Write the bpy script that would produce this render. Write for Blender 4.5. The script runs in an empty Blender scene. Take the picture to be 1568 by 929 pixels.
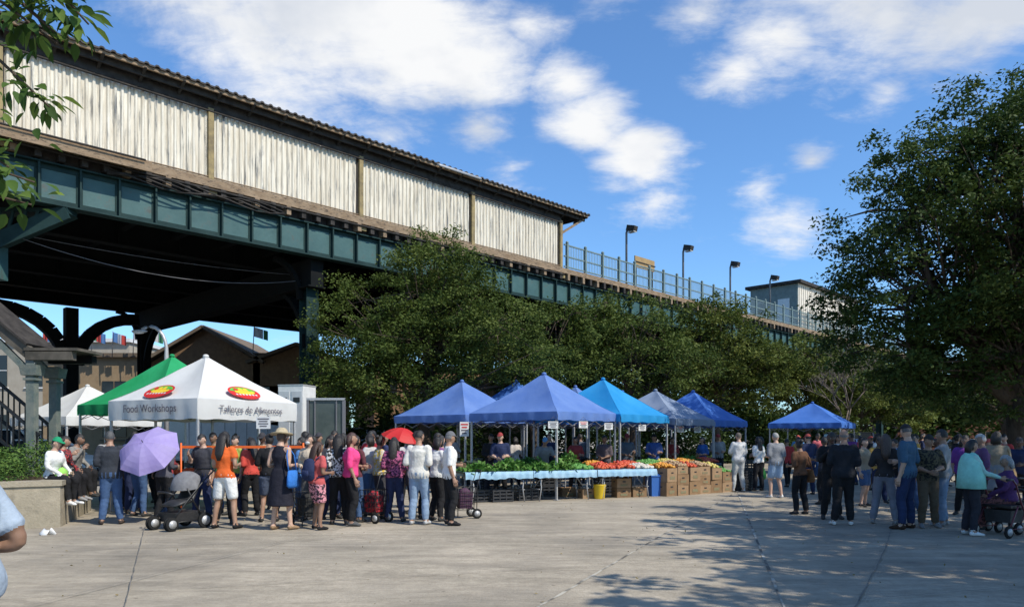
import bpy, math, random
import numpy as np
from mathutils import Vector, Matrix, noise, kdtree
random.seed(7)
rng = np.random.default_rng(7)
scene = bpy.context.scene
scene.view_settings.view_transform = 'Standard'
scene.view_settings.look = 'None'
scene.view_settings.exposure = 0
COL = scene.collection
R = math.radians

# ------------------------------------------------------------------ materials
MC = {}
def mat(name, c, c2=None, sc=6, rough=.8, bump=0, bs=60, metal=0, stretch=(1,1,1), lo=.35, hi=.65, transl=0, tex='noise', det=6, c3=None, sc3=1.0, lo3=.45, hi3=.6):
    if name in MC: return MC[name]
    m = bpy.data.materials.new(name); m.use_nodes = True
    t = m.node_tree; N = t.nodes; L = t.links; p = N['Principled BSDF']
    p.inputs['Roughness'].default_value = rough
    p.inputs['Metallic'].default_value = metal
    if rough >= .7: p.inputs['Specular IOR Level'].default_value = .18
    p.inputs['Base Color'].default_value = (*c, 1)
    tc = N.new('ShaderNodeTexCoord'); mp = N.new('ShaderNodeMapping')
    mp.inputs['Scale'].default_value = stretch
    L.new(tc.outputs['Object'], mp.inputs['Vector'])
    col = None
    if c2 is not None:
        if tex == 'noise':
            n = N.new('ShaderNodeTexNoise'); n.inputs['Detail'].default_value = det; n.inputs['Roughness'].default_value = .65
            out = n.outputs['Fac']
        else:
            n = N.new('ShaderNodeTexVoronoi'); out = n.outputs['Distance']
        n.inputs['Scale'].default_value = sc
        L.new(mp.outputs[0], n.inputs['Vector'])
        r = N.new('ShaderNodeMapRange'); r.inputs['From Min'].default_value = lo; r.inputs['From Max'].default_value = hi
        L.new(out, r.inputs['Value'])
        mx = N.new('ShaderNodeMix'); mx.data_type = 'RGBA'
        mx.inputs[6].default_value = (*c, 1); mx.inputs[7].default_value = (*c2, 1)
        L.new(r.outputs[0], mx.inputs[0]); col = mx.outputs[2]
        if c3 is not None:
            n3 = N.new('ShaderNodeTexNoise'); n3.inputs['Scale'].default_value = sc3; n3.inputs['Detail'].default_value = 8
            n3.inputs['Roughness'].default_value = .7
            L.new(mp.outputs[0], n3.inputs['Vector'])
            r3 = N.new('ShaderNodeMapRange'); r3.inputs['From Min'].default_value = lo3; r3.inputs['From Max'].default_value = hi3
            L.new(n3.outputs['Fac'], r3.inputs['Value'])
            m3 = N.new('ShaderNodeMix'); m3.data_type = 'RGBA'
            L.new(r3.outputs[0], m3.inputs[0]); L.new(col, m3.inputs[6]); m3.inputs[7].default_value = (*c3, 1)
            col = m3.outputs[2]
        L.new(col, p.inputs['Base Color'])
    if bump:
        b = N.new('ShaderNodeTexNoise'); b.inputs['Scale'].default_value = bs; b.inputs['Detail'].default_value = 4
        L.new(mp.outputs[0], b.inputs['Vector'])
        bn = N.new('ShaderNodeBump'); bn.inputs['Strength'].default_value = bump; bn.inputs['Distance'].default_value = .03
        L.new(b.outputs['Fac'], bn.inputs['Height']); L.new(bn.outputs[0], p.inputs['Normal'])
    if transl:
        tr = N.new('ShaderNodeBsdfTranslucent'); tr.inputs['Color'].default_value = (*[min(1, v*1.2) for v in c], 1)
        ms = N.new('ShaderNodeMixShader'); ms.inputs[0].default_value = transl
        L.new(p.outputs[0], ms.inputs[1]); L.new(tr.outputs[0], ms.inputs[2])
        L.new(ms.outputs[0], N['Material Output'].inputs['Surface'])
    MC[name] = m
    return m

def leafmat(name, dark, mid, light, transl=.25):
    m = bpy.data.materials.new(name); m.use_nodes = True
    t = m.node_tree; N = t.nodes; L = t.links; p = N['Principled BSDF']
    p.inputs['Roughness'].default_value = .65; p.inputs['Specular IOR Level'].default_value = .2
    a = N.new('ShaderNodeAttribute'); a.attribute_name = 'tint'
    r = N.new('ShaderNodeValToRGB'); e = r.color_ramp.elements
    e[0].position = 0; e[0].color = (*dark, 1); e[1].position = 1; e[1].color = (*light, 1)
    k = e.new(.55); k.color = (*mid, 1)
    L.new(a.outputs['Fac'], r.inputs[0]); L.new(r.outputs[0], p.inputs['Base Color'])
    tr = N.new('ShaderNodeBsdfTranslucent'); L.new(r.outputs[0], tr.inputs['Color'])
    ms = N.new('ShaderNodeMixShader'); ms.inputs[0].default_value = transl
    L.new(p.outputs[0], ms.inputs[1]); L.new(tr.outputs[0], ms.inputs[2])
    L.new(ms.outputs[0], N['Material Output'].inputs['Surface'])
    return m

# ------------------------------------------------------------------ geometry helpers
def frame(T, ref):
    X = ref - T*ref.dot(T)
    if X.length < .05:
        ref = Vector((0, 1, 0)); X = ref - T*ref.dot(T)
        if X.length < .05: ref = Vector((0,0,1)); X = ref - T*ref.dot(T)
    X.normalize(); return X, T.cross(X)

def loft(pts, rads, seg=12, ref=None):
    pts = [Vector(p) for p in pts]; n = len(pts)
    ref = Vector(ref) if ref is not None else Vector((1, 0, 0))
    V = []; F = []
    for i, p in enumerate(pts):
        T = (pts[min(i+1, n-1)] - pts[max(i-1, 0)])
        if T.length < 1e-7: T = Vector((0,0,1))
        T.normalize()
        X, Y = frame(T, ref)
        r = rads[i]; a, b = (r if isinstance(r, (tuple, list)) else (r, r))
        for k in range(seg):
            th = 2*math.pi*k/seg
            V.append(p + X*a*math.cos(th) + Y*b*math.sin(th))
    for i in range(n-1):
        for k in range(seg):
            k2 = (k+1) % seg
            F.append((i*seg+k, i*seg+k2, (i+1)*seg+k2, (i+1)*seg+k))
    F.append(tuple(range(seg-1, -1, -1))); F.append(tuple((n-1)*seg+k for k in range(seg)))
    return V, F

def ellipsoid(c, r, nu=12, nv=8):
    c = Vector(c); V = []; F = []
    V.append(c+Vector((0, 0, -r[2])))
    for j in range(1, nv):
        ph = -math.pi/2 + math.pi*j/nv
        for i in range(nu):
            th = 2*math.pi*i/nu
            V.append(c+Vector((r[0]*math.cos(ph)*math.cos(th), r[1]*math.cos(ph)*math.sin(th), r[2]*math.sin(ph))))
    V.append(c+Vector((0, 0, r[2])))
    for i in range(nu):
        F.append((0, 1+(i+1) % nu, 1+i))
    for j in range(nv-2):
        for i in range(nu):
            a = 1+j*nu+i; b = 1+j*nu+(i+1) % nu
            F.append((a, b, b+nu, a+nu))
    top = len(V)-1
    for i in range(nu):
        F.append((1+(nv-2)*nu+i, 1+(nv-2)*nu+(i+1) % nu, top))
    return V, F

def boxvf(c, s, rz=0, M=None, taper=1.0):
    x, y, z = s[0]/2, s[1]/2, s[2]/2
    V = [Vector(v) for v in [(-x,-y,-z),(x,-y,-z),(x,y,-z),(-x,y,-z),(-x*taper,-y*taper,z),(x*taper,-y*taper,z),(x*taper,y*taper,z),(-x*taper,y*taper,z)]]
    Rm = M if M is not None else Matrix.Rotation(rz, 3, 'Z')
    V = [Rm @ v + Vector(c) for v in V]
    return V, [(3,2,1,0),(4,5,6,7),(0,1,5,4),(1,2,6,5),(2,3,7,6),(3,0,4,7)]

class MB:
    def __init__(s): s.V=[]; s.F=[]; s.I=[]; s.mats=[]; s.S=[]
    def mi(s, m):
        if m not in s.mats: s.mats.append(m)
        return s.mats.index(m)
    def add(s, vf, m, smooth=False):
        V, F = vf; o = len(s.V); s.V.extend([tuple(v) for v in V]); k = s.mi(m)
        for f in F:
            s.F.append(tuple(i+o for i in f)); s.I.append(k); s.S.append(smooth)
    def box(s, c, sz, m, rz=0, M=None, taper=1.0): s.add(boxvf(c, sz, rz, M, taper), m)
    def tube(s, pts, r, m, seg=8, ref=None):
        rads = r if isinstance(r, list) else [r]*len(pts)
        s.add(loft(pts, rads, seg, ref), m, True)
    def beam(s, a, b, w, h, m):
        a = Vector(a); b = Vector(b); d = b-a; L = d.length
        M = d.to_track_quat('Y', 'Z').to_matrix()
        s.box((a+b)/2, (w, L, h), m, M=M)
    def ball(s, c, r, m, nu=10, nv=7):
        if not isinstance(r, (tuple, list)): r = (r, r, r)
        s.add(ellipsoid(c, r, nu, nv), m, True)
    def build(s, name, parent=None, loc=(0,0,0), rz=0):
        me = bpy.data.meshes.new(name); me.from_pydata(s.V, [], s.F)
        for m in s.mats: me.materials.append(m)
        me.polygons.foreach_set('material_index', s.I)
        me.polygons.foreach_set('use_smooth', s.S)
        me.update()
        ob = bpy.data.objects.new(name, me); COL.objects.link(ob)
        ob.location = loc; ob.rotation_euler = (0, 0, rz)
        if parent: ob.parent = parent
        return ob

def empty(name, loc=(0,0,0), rz=0):
    e = bpy.data.objects.new(name, None); COL.objects.link(e); e.location = loc; e.rotation_euler = (0,0,rz); e.empty_display_size=.2
    return e

def np_mesh(name, V, F4, m, tint=None, parent=None):
    me = bpy.data.meshes.new(name)
    n = len(F4); me.vertices.add(len(V)); me.vertices.foreach_set('co', V.astype(np.float32).ravel())
    me.loops.add(n*4); me.loops.foreach_set('vertex_index', F4.astype(np.int32).ravel())
    me.polygons.add(n); me.polygons.foreach_set('loop_start', np.arange(0, n*4, 4, dtype=np.int32))
    me.materials.append(m)
    if tint is not None:
        a = me.attributes.new('tint', 'FLOAT', 'POINT'); a.data.foreach_set('value', tint.astype(np.float32))
    me.update(calc_edges=True); me.validate()
    ob = bpy.data.objects.new(name, me); COL.objects.link(ob)
    if parent: ob.parent = parent
    return ob

def leaf_obj(name, C, size, tint, m, parent=None, droop=.3, width=.5):
    n = len(C)
    a = rng.normal(size=(n, 3)); a[:, 2] = a[:, 2]*.55 - droop
    a /= np.linalg.norm(a, axis=1)[:, None]
    nn = rng.normal(size=(n, 3)); nn[:, 2] += 1.2
    b = np.cross(a, nn); b /= np.linalg.norm(b, axis=1)[:, None]
    nr = np.cross(b, a)
    Ls = (size*rng.uniform(.65, 1.3, n))[:, None]
    V = np.stack([C, C+a*Ls*.5+b*Ls*width*.5+nr*Ls*.08, C+a*Ls, C+a*Ls*.5-b*Ls*width*.5+nr*Ls*.08], axis=1).reshape(-1, 3)
    F = np.arange(n*4).reshape(-1, 4)
    return np_mesh(name, V, F, m, np.repeat(tint, 4), parent)

# ------------------------------------------------------------------ base materials
teal = mat('teal_painted_steel', (.026,.078,.078), (.050,.120,.115), 1.1, .6, .15, 8, c3=(.07,.06,.05), sc3=2.2, lo3=.56, hi3=.72)
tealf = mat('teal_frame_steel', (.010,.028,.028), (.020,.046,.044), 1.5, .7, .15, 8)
dteal = mat('shade_dark_steel', (.006,.008,.009), (.010,.011,.011), 2, .95)  # near-black copy of the teal steel, shade under the deck painted in
rustm = mat('rusty_timber', (.21,.145,.09), (.34,.25,.165), 3, .85, .3, 20, stretch=(1,1,3), c3=(.06,.045,.035), sc3=6, lo3=.5, hi3=.66)
wind = mat('peeling_white_steel', (.50,.44,.34), (.76,.71,.60), 2.2, .7, .1, 10, stretch=(4,4,.30), c3=(.15,.155,.155), sc3=2.3, lo3=.53, hi3=.65)
roofm = mat('canopy_dark', (.028,.025,.023), (.06,.053,.047), 4, .85, .2, 10)
roofe = mat('roof_sheet', (.09,.08,.075), (.04,.036,.032), 5, .8)
postm = mat('mustard_post', (.34,.26,.12), (.18,.14,.08), 4, .7, .2, 20)
black = mat('black_metal', (.012,.012,.013), rough=.45)
blackp = mat('black_plastic', (.02,.02,.022), (.035,.035,.037), 20, .5)
white = mat('white_paint', (.72,.72,.70), (.62,.62,.60), 5, .5)
galv = mat('galvanised_pole', (.50,.50,.50), (.38,.38,.38), 30, .45, metal=.3)
dgalv = mat('tent_truss', (.16,.16,.17), rough=.5)
glass = mat('dark_glass', (.02,.025,.03), rough=.08)
rubber = mat('rubber', (.018,.018,.018), rough=.85)
card = mat('cardboard', (.28,.18,.10), (.20,.125,.07), 3, .85, .1, 40)
conc = mat('planter_concrete', (.38,.33,.25), (.26,.23,.17), 2.5, .9, .35, 30, c3=(.12,.11,.085), sc3=1.8, lo3=.52, hi3=.72)
bark = mat('bark', (.06,.045,.033), (.11,.085,.065), 9, .95, .7, 25, stretch=(1,1,.3))

# ------------------------------------------------------------------ camera
cam = bpy.data.cameras.new('camera'); co = bpy.data.objects.new('camera', cam); COL.objects.link(co)
co.location = (0, 0, 1.6); co.rotation_euler = (R(90), 0, 0)
cam.lens = 26.4; cam.sensor_width = 36; cam.shift_y = .131; cam.clip_end = 3000; cam.clip_start = .1
scene.camera = co

# ------------------------------------------------------------------ sky + sun
SUN = Vector((.74, -.52, 1.0)).normalized()
w = bpy.data.worlds.new('World'); scene.world = w; w.use_nodes = True
t = w.node_tree; N = t.nodes; L = t.links
bg = N['Background']; bg.inputs['Strength'].default_value = .14
sky = N.new('ShaderNodeTexSky'); sky.sky_type = 'NISHITA'; sky.sun_disc = False
sky.sun_elevation = math.asin(SUN.z); sky.sun_rotation = math.atan2(SUN.x, SUN.y)
sky.air_density = 1.0; sky.dust_density = .6; sky.ozone_density = 1.5
tc = N.new('ShaderNodeTexCoord'); sep = N.new('ShaderNodeSeparateXYZ'); L.new(tc.outputs['Generated'], sep.inputs[0])
def Mn(op, a, b=None, clamp=False):
    n = N.new('ShaderNodeMath'); n.operation = op; n.use_clamp = clamp
    for i, v in enumerate((a, b)):
        if v is None: continue
        if isinstance(v, (int, float)): n.inputs[i].default_value = v
        else: L.new(v, n.inputs[i])
    return n.outputs[0]
den = Mn('ADD', Mn('MAXIMUM', sep.outputs[2], 0), .30)
u = Mn('DIVIDE', sep.outputs[0], den); v = Mn('DIVIDE', sep.outputs[1], den)
cb = N.new('ShaderNodeCombineXYZ'); L.new(u, cb.inputs[0]); L.new(v, cb.inputs[1])
def fbm(scale, det=6, rough=.58, off=0, dist=0, st=(1,1,1), rot=0):
    n = N.new('ShaderNodeTexNoise'); n.inputs['Scale'].default_value = scale; n.inputs['Detail'].default_value = det
    n.inputs['Roughness'].default_value = rough; n.inputs['Distortion'].default_value = dist
    mp = N.new('ShaderNodeMapping'); mp.inputs['Location'].default_value = (off, off*.7, off*.3); mp.inputs['Scale'].default_value = st; mp.inputs['Rotation'].default_value = (0,0,rot)
    L.new(cb.outputs[0], mp.inputs[0]); L.new(mp.outputs[0], n.inputs['Vector']); return n.outputs['Fac']
blobs = [(-.37,.60,.12,1.0),(-.27,.57,.15,1.35),(-.16,.53,.13,1.35),(-.07,.495,.08,1.15),(-.14,.62,.11,1.0),(-.26,.66,.15,1.2),
         (.075,.47,.045,.9),(.10,.42,.06,1.0),(.165,.37,.065,1.0),(.02,.55,.04,.6),
         (.30,.49,.06,.9),(.36,.53,.08,.95),(.48,.57,.12,1.05),(.62,.57,.13,1.05),(.25,.56,.06,.6),(.15,.62,.06,.6),
         (-.047,.41,.05,.75),(.0,.36,.06,.55),(.19,.315,.05,.65),(.38,.285,.06,.65),(.33,.33,.04,.55),(.40,.37,.03,.8),(.50,.46,.04,.75),(.55,.30,.08,.5),(.68,.44,.07,.6)]
acc = None
for bx, bz, r, s in blobs:
    c = Vector((bx, 1, bz)).normalized()
    sb = N.new('ShaderNodeVectorMath'); sb.operation = 'SUBTRACT'; L.new(tc.outputs['Generated'], sb.inputs[0]); sb.inputs[1].default_value = c
    ml = N.new('ShaderNodeVectorMath'); ml.operation = 'MULTIPLY'; L.new(sb.outputs[0], ml.inputs[0]); ml.inputs[1].default_value = (.8, 1, 1.25)
    ln = N.new('ShaderNodeVectorMath'); ln.operation = 'LENGTH'; L.new(ml.outputs[0], ln.inputs[0])
    f = Mn('MULTIPLY', Mn('SUBTRACT', 1, Mn('DIVIDE', ln.outputs['Value'], r*1.2), True), s)
    acc = f if acc is None else Mn('MAXIMUM', acc, f)
d1 = fbm(3.2, 8, .60, 3.1, .35)
d2 = fbm(9, 6, .65, 9.0, .3, (1, 1.9, 1), .5)
dens = Mn('ADD', Mn('ADD', Mn('MULTIPLY', acc, .56), Mn('MULTIPLY', d1, .90)), Mn('MULTIPLY', d2, .42))
mr = N.new('ShaderNodeMapRange'); mr.interpolation_type = 'SMOOTHSTEP'; mr.inputs['From Min'].default_value = .765; mr.inputs['From Max'].default_value = 1.15
L.new(dens, mr.inputs['Value'])
cloudf = Mn('MULTIPLY', mr.outputs[0], .95)
cc = N.new('ShaderNodeMix'); cc.data_type = 'RGBA'; cc.inputs[6].default_value = (4.9,5.2,5.7,1); cc.inputs[7].default_value = (7.1,7.1,7.05,1)
m2 = N.new('ShaderNodeMapRange'); m2.inputs['From Min'].default_value = .34; m2.inputs['From Max'].default_value = .52
L.new(fbm(3.2, 5, .5, 3.25), m2.inputs['Value']); L.new(m2.outputs[0], cc.inputs[0])
sc_ = N.new('ShaderNodeMix'); sc_.data_type = 'RGBA'; sc_.blend_type = 'MULTIPLY'; sc_.inputs[0].default_value = 1
L.new(sky.outputs[0], sc_.inputs[6]); sc_.inputs[7].default_value = (.78,1.14,1.48,1)
mx = N.new('ShaderNodeMix'); mx.data_type = 'RGBA'
L.new(cloudf, mx.inputs[0]); L.new(sc_.outputs[2], mx.inputs[6]); L.new(cc.outputs[2], mx.inputs[7])
L.new(mx.outputs[2], bg.inputs['Color'])
sl = bpy.data.lights.new('sun', 'SUN'); sl.energy = 5.0; sl.angle = R(.5); sl.color = (1, .93, .81)
so = bpy.data.objects.new('sun', sl); COL.objects.link(so); so.rotation_euler = SUN.to_track_quat('Z', 'Y').to_euler(); so.location = SUN*60

# ------------------------------------------------------------------ ground
gm = mat('plaza_concrete', (.42,.365,.285), (.33,.29,.225), .55, .9, .35, 30, c3=(.24,.215,.175), sc3=.25, lo3=.47, hi3=.64, det=12)
t = gm.node_tree; N2 = t.nodes; L2 = t.links; p = N2['Principled BSDF']
src = p.inputs['Base Color'].links[0].from_socket
tcg = N2.new('ShaderNodeTexCoord')
def gscale(src, texout, a, b, c, d):
    r_ = N2.new('ShaderNodeMapRange'); r_.inputs['From Min'].default_value = a; r_.inputs['From Max'].default_value = b; r_.inputs['To Min'].default_value = c; r_.inputs['To Max'].default_value = d
    L2.new(texout, r_.inputs['Value']); m_ = N2.new('ShaderNodeVectorMath'); m_.operation = 'SCALE'; L2.new(src, m_.inputs[0]); L2.new(r_.outputs[0], m_.inputs['Scale']); return m_.outputs[0]
sp = N2.new('ShaderNodeTexNoise'); sp.inputs['Scale'].default_value = 8; sp.inputs['Detail'].default_value = 10; sp.inputs['Roughness'].default_value = .85
L2.new(tcg.outputs['Object'], sp.inputs['Vector'])
o_ = gscale(src, sp.outputs['Fac'], .3, .7, .66, 1.28)
vo = N2.new('ShaderNodeTexVoronoi'); vo.inputs['Scale'].default_value = 1.9; L2.new(tcg.outputs['Object'], vo.inputs['Vector'])
o_ = gscale(o_, vo.outputs['Distance'], .02, .06, .5, 1)
mp2 = N2.new('ShaderNodeMapping'); mp2.inputs['Rotation'].default_value = (0,0,R(-35)); mp2.inputs['Scale'].default_value = (.35,1.6,1); L2.new(tcg.outputs['Object'], mp2.inputs[0])
sf = N2.new('ShaderNodeTexNoise'); sf.inputs['Scale'].default_value = 1.6; sf.inputs['Detail'].default_value = 9; sf.inputs['Roughness'].default_value = .75; sf.inputs['Distortion'].default_value = .8
L2.new(mp2.outputs[0], sf.inputs['Vector'])
o_ = gscale(o_, sf.outputs['Fac'], .38, .62, .78, 1.12)
L2.new(o_, p.inputs['Base Color'])
g = MB(); g.add(([(-900,-300,0),(900,-300,0),(900,1500,0),(-900,1500,0)], [(0,1,2,3)]), gm); g.build('ground')

jm = mat('joint_filler', (.46,.43,.36), (.12,.11,.095), 1.6, .9, lo=.42, hi=.55)
jd = mat('joint_dark', (.13,.12,.105), (.24,.22,.19), 3, .9)
def strip(mb, pts, wd, m, z=.004):
    V = []; F = []
    P = []
    for a, b in zip(pts[:-1], pts[1:]):
        n = max(2, int((Vector(b)-Vector(a)).length/.25))
        for i in range(n): P.append(Vector(a).lerp(Vector(b), i/n))
    P.append(Vector(pts[-1]))
    for i, q in enumerate(P):
        T = (P[min(i+1, len(P)-1)]-P[max(i-1, 0)]).normalized(); nrm = Vector((-T.y, T.x))
        wv = wd*(.6+.8*noise.noise(Vector((q.x*2, q.y*2, 3)))+.3); off = .012*noise.noise(Vector((q.x*3, q.y*3, 8)))
        for s in (-1, 1):
            r_ = q + nrm*(s*max(.006, wv)/2+off); V.append((r_.x, r_.y, z))
    for i in range(len(P)-1): F.append((2*i, 2*i+2, 2*i+3, 2*i+1))
    mb.add((V, F), m)
j = MB()
strip(j, [(-1.6,2.6),(.29,7.2),(5.87,20.4),(7.9,25.2)], .035, jm)
strip(j, [(1.3,2.6),(2.57,7.1),(5.17,16.7),(6.9,23)], .035, jm, .008)
strip(j, [(.6,2.6),(3.25,7.1),(5.37,10.8),(9,17.5)], .02, jd, .012)
for k, (a, b) in enumerate([((-9,6.2),(1.2,9.4)), ((1.25,9.5),(11,12.6)), ((-9.2,9.6),(3.2,13.9)), ((-7,4.2),(6.5,8.3)), ((3.4,14.2),(12,17)), ((-6.5,13.3),(-1.5,2.4)), ((-2.4,15.8),(-5.5,3))]):
    strip(j, [a, b], .011, jd, .015+.003*k)
j.build('pavement_joints')
lm = mat('dry_leaf', (.16,.12,.05), (.25,.2,.1), 40, .9)
n = 260; Cx = np.column_stack([rng.uniform(-9, 9, n), rng.uniform(5, 19, n), np.full(n, .012)])
leaf_obj('fallen_leaves', Cx, .04, rng.random(n), lm, droop=0)

road = mat('asphalt', (.05,.05,.052), (.07,.07,.07), 3, .9, .3, 60)
ELP = (-13.5, 19.8); ELA = math.atan2(.718, .696)
rd = MB(); rd.add(([(-60,1.5,.004),(160,1.5,.004),(160,15.5,.004),(-60,15.5,.004)], [(0,1,2,3)]), road)
paint = mat('road_paint', (.6,.6,.57), (.45,.45,.43), 8, .8)
for k in range(-15, 40): rd.box((k*4, 8.5, .0095), (1.8, .12, .004), paint)
rd.build('road', loc=(*ELP, 0), rz=ELA)
kb = MB(); kerb = mat('kerb_stone', (.34,.33,.31), (.26,.25,.24), 4, .9, .2, 30)
for k in range(-50, 120):
    kb.box((k*1.2, 1.35, .065), (1.19, .3, .13), kerb); kb.box((k*1.2, 15.7, .065), (1.19, .3, .13), kerb)
kb.build('kerb', loc=(*ELP, 0), rz=ELA)

# ------------------------------------------------------------------ elevated station
EL = empty('elevated_train_station', (*ELP, 0), ELA)
T0, T1, TE = -18, 22.7, 78
V = []; F = []; prof = []
x = T0; k = 0
while x < T1:
    for dx, dy in ((0, 0), (.055, 0), (.085, -.05), (.14, -.05), (.17, 0)):
        prof.append((x+dx, dy))
    x += .17+.02
for (px_, py_) in prof: V += [(px_, py_, 9.73), (px_, py_, 10.85), (px_, py_, 11.98)]
for i in range(len(prof)-1):
    F += [(3*i, 3*i+3, 3*i+4, 3*i+1), (3*i+1, 3*i+4, 3*i+5, 3*i+2)]
m_ = MB(); m_.add((V, F), wind)
m_.box(((T0+T1)/2, .12, 10.85), (T1-T0, .06, 2.2), roofm)
m_.build('windscreen', EL)
m_ = MB()
tp = [-16.95,-11.35,-5.7,-.05,5.6,11.25,16.9,22.66]
for x in tp:
    m_.box((x, -.10, 10.85), (.17, .1, 2.3), postm); m_.box((x, -.02, 10.85), (.28, .06, 2.26), roofm)
    m_.box((x+.02, -.13, 9.5), (.14, .1, .5), postm)
    m_.box((x, -.18, 9.3), (.3, .12, .12), postm)
m_.tube([(T0, -.14, 11.9), (T1, -.14, 11.9)], .035, roofm, 6)
m_.tube([(T0, -.11, 9.83), (T1, -.11, 9.83)], .025, rustm, 6)
m_.box(((T0+T1)/2, -.1, 9.755), (T1-T0, .1, .05), rustm)
m_.tube([(T0, -.30, 9.38), (T1, -.30, 9.38)], .035, roofm, 6)
m_.build('windscreen_frame', EL)
m_ = MB(); V = []; F = []; x = T0; pf = []
while x < 24.3:
    for dx, dz in ((0,0), (.10,0), (.15,.05), (.22,.05), (.27,0)): pf.append((x+dx, dz))
    x += .30
for (a, dz) in pf:
    for (y, zz) in ((-.62, 12.50), (6.0, 13.0)):
        V += [(a, y, zz+dz), (a, y, zz+dz-.05)]
for i in range(len(pf)-1):
    o = 4*i; q = o+4
    F += [(o, q, q+2, o+2), (o+1, o+3, q+3, q+1), (o, o+1, q+1, q), (o+2, q+2, q+3, o+3)]
m_.add((V, F), roofe)
m_.box(((T0+24.2)/2, -.30, 12.33), (24.2-T0, .08, .22), roofm)
m_.box(((T0+T1)/2, .0, 12.13), (T1-T0, .16, .30), roofm)
m_.box(((T0+24.2)/2, -.52, 12.42), (24.2-T0, .07, .1), rustm)
m_.box((24.15, 2.6, 12.45), (.12, 6.2, .22), roofm)
for x in np.arange(T0, 24.2, 1.13):
    m_.beam((x, -.55, 12.42), (x, .05, 12.1), .08, .1, roofm)
    m_.box((x, 2.6, 12.40), (.1, 6, .15), roofm)
for x in tp: m_.beam((x, .1, 10.9), (x, 5, 12.6), .1, .1, roofm)
m_.beam((22.7, -.1, 11.4), (24.1, -.3, 12.3), .1, .1, rustm)
m_.tube([(16.9,-.6,12.45),(14.6,-.66,12.42),(14.5,-.66,12.4)], .05, galv, 6)
m_.build('canopy_roof', EL)
m_ = MB()
m_.box(((T0+TE)/2, -.06, 9.59), (TE-T0, .42, .24), rustm)
m_.box(((T0+3.6)/2, -.42, 9.58), (3.6-T0, .5, .12), rustm)
m_.box(((T0+3.6)/2, -.66, 9.45), (3.6-T0, .06, .22), rustm)
m_.tube([(T0, -.75, 9.62), (3.4, -.75, 9.62)], .03, roofm, 6)
x = T0
while x < TE:
    m_.box((x, -.12, 9.32), (.16, .34, .3), roofm if int(x*3) % 3 else rustm)
    x += .57
m_.box(((T0+TE)/2, .1, 9.3), (TE-T0, .2, .34), roofm)
m_.build('platform_edge', EL)
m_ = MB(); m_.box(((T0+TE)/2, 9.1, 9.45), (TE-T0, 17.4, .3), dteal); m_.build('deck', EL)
def girder(m_, w, z0, z1, t0, t1, mt, sp=1.02, stiff=True, mf=None):
    mf = mf or mt
    m_.box(((t0+t1)/2, w, (z0+z1)/2), (t1-t0, .03, z1-z0-.08), mt)
    m_.box(((t0+t1)/2, w, z1-.02), (t1-t0, .36, .04), mf)
    m_.box(((t0+t1)/2, w, z0+.02), (t1-t0, .40, .045), mf)
    m_.box(((t0+t1)/2, w-.025, z0+.12), (t1-t0, .02, .13), mf)
    m_.box(((t0+t1)/2, w-.025, z1-.11), (t1-t0, .02, .13), mf)
    if stiff:
        x = t0
        while x < t1:
            m_.box((x, w-.09, (z0+z1)/2), (.05, .15, z1-z0-.09), mf)
            m_.box((x, w-.028, (z0+z1)/2), (.17, .02, z1-z0-.36), mf)
            x += sp
m_ = MB(); girder(m_, 0, 7.97, 9.12, -18.52, TE, teal, mf=tealf)
m_.build('front_girder', EL)
m_ = MB()
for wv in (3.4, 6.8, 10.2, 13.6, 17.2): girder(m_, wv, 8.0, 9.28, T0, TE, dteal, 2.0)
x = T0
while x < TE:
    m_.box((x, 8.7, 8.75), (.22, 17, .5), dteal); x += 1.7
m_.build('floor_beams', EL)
m_ = MB()
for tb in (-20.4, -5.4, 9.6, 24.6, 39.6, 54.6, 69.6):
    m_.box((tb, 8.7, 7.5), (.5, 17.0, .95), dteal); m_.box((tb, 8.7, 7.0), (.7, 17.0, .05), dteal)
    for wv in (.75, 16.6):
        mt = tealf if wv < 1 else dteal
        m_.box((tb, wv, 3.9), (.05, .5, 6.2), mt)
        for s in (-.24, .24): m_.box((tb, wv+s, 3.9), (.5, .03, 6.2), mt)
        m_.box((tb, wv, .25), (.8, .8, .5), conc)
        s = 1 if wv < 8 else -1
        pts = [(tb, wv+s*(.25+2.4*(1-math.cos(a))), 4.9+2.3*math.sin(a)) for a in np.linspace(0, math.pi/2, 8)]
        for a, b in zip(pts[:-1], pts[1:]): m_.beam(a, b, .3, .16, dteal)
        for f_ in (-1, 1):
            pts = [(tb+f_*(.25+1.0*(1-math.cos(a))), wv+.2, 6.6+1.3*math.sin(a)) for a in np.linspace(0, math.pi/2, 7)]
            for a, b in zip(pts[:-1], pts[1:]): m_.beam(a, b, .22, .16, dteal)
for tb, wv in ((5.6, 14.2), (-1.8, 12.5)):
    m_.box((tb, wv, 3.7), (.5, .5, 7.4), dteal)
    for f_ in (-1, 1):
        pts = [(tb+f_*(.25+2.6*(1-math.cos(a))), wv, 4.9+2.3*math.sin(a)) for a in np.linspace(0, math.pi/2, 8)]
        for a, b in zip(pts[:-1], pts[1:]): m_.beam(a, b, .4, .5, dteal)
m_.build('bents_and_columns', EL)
m_ = MB()
for (a, b, sag, wv) in ((-1, 10.5, .9, .9), (-2, 9.4, .25, 1.6)):
    pts = [(a+(b-a)*i/24, wv, 7.6-sag*4*(i/24)*(1-i/24)) for i in range(25)]
    m_.tube(pts, .010, dgalv, 5)
for k in range(5):
    pts = [(2.5+.5*i, -.3-.02*k, 9.3-.1*math.sin(i*1.1+k)-.05*k) for i in range(12)]
    m_.tube(pts, .022, roofm, 5)
m_.build('hanging_cables', EL)
rl = mat('rail_green', (.10,.16,.16), (.18,.23,.22), 5, .6)
mesh_p = mat('rail_panel', (.22,.30,.32), (.30,.38,.38), 2, .6)
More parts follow.
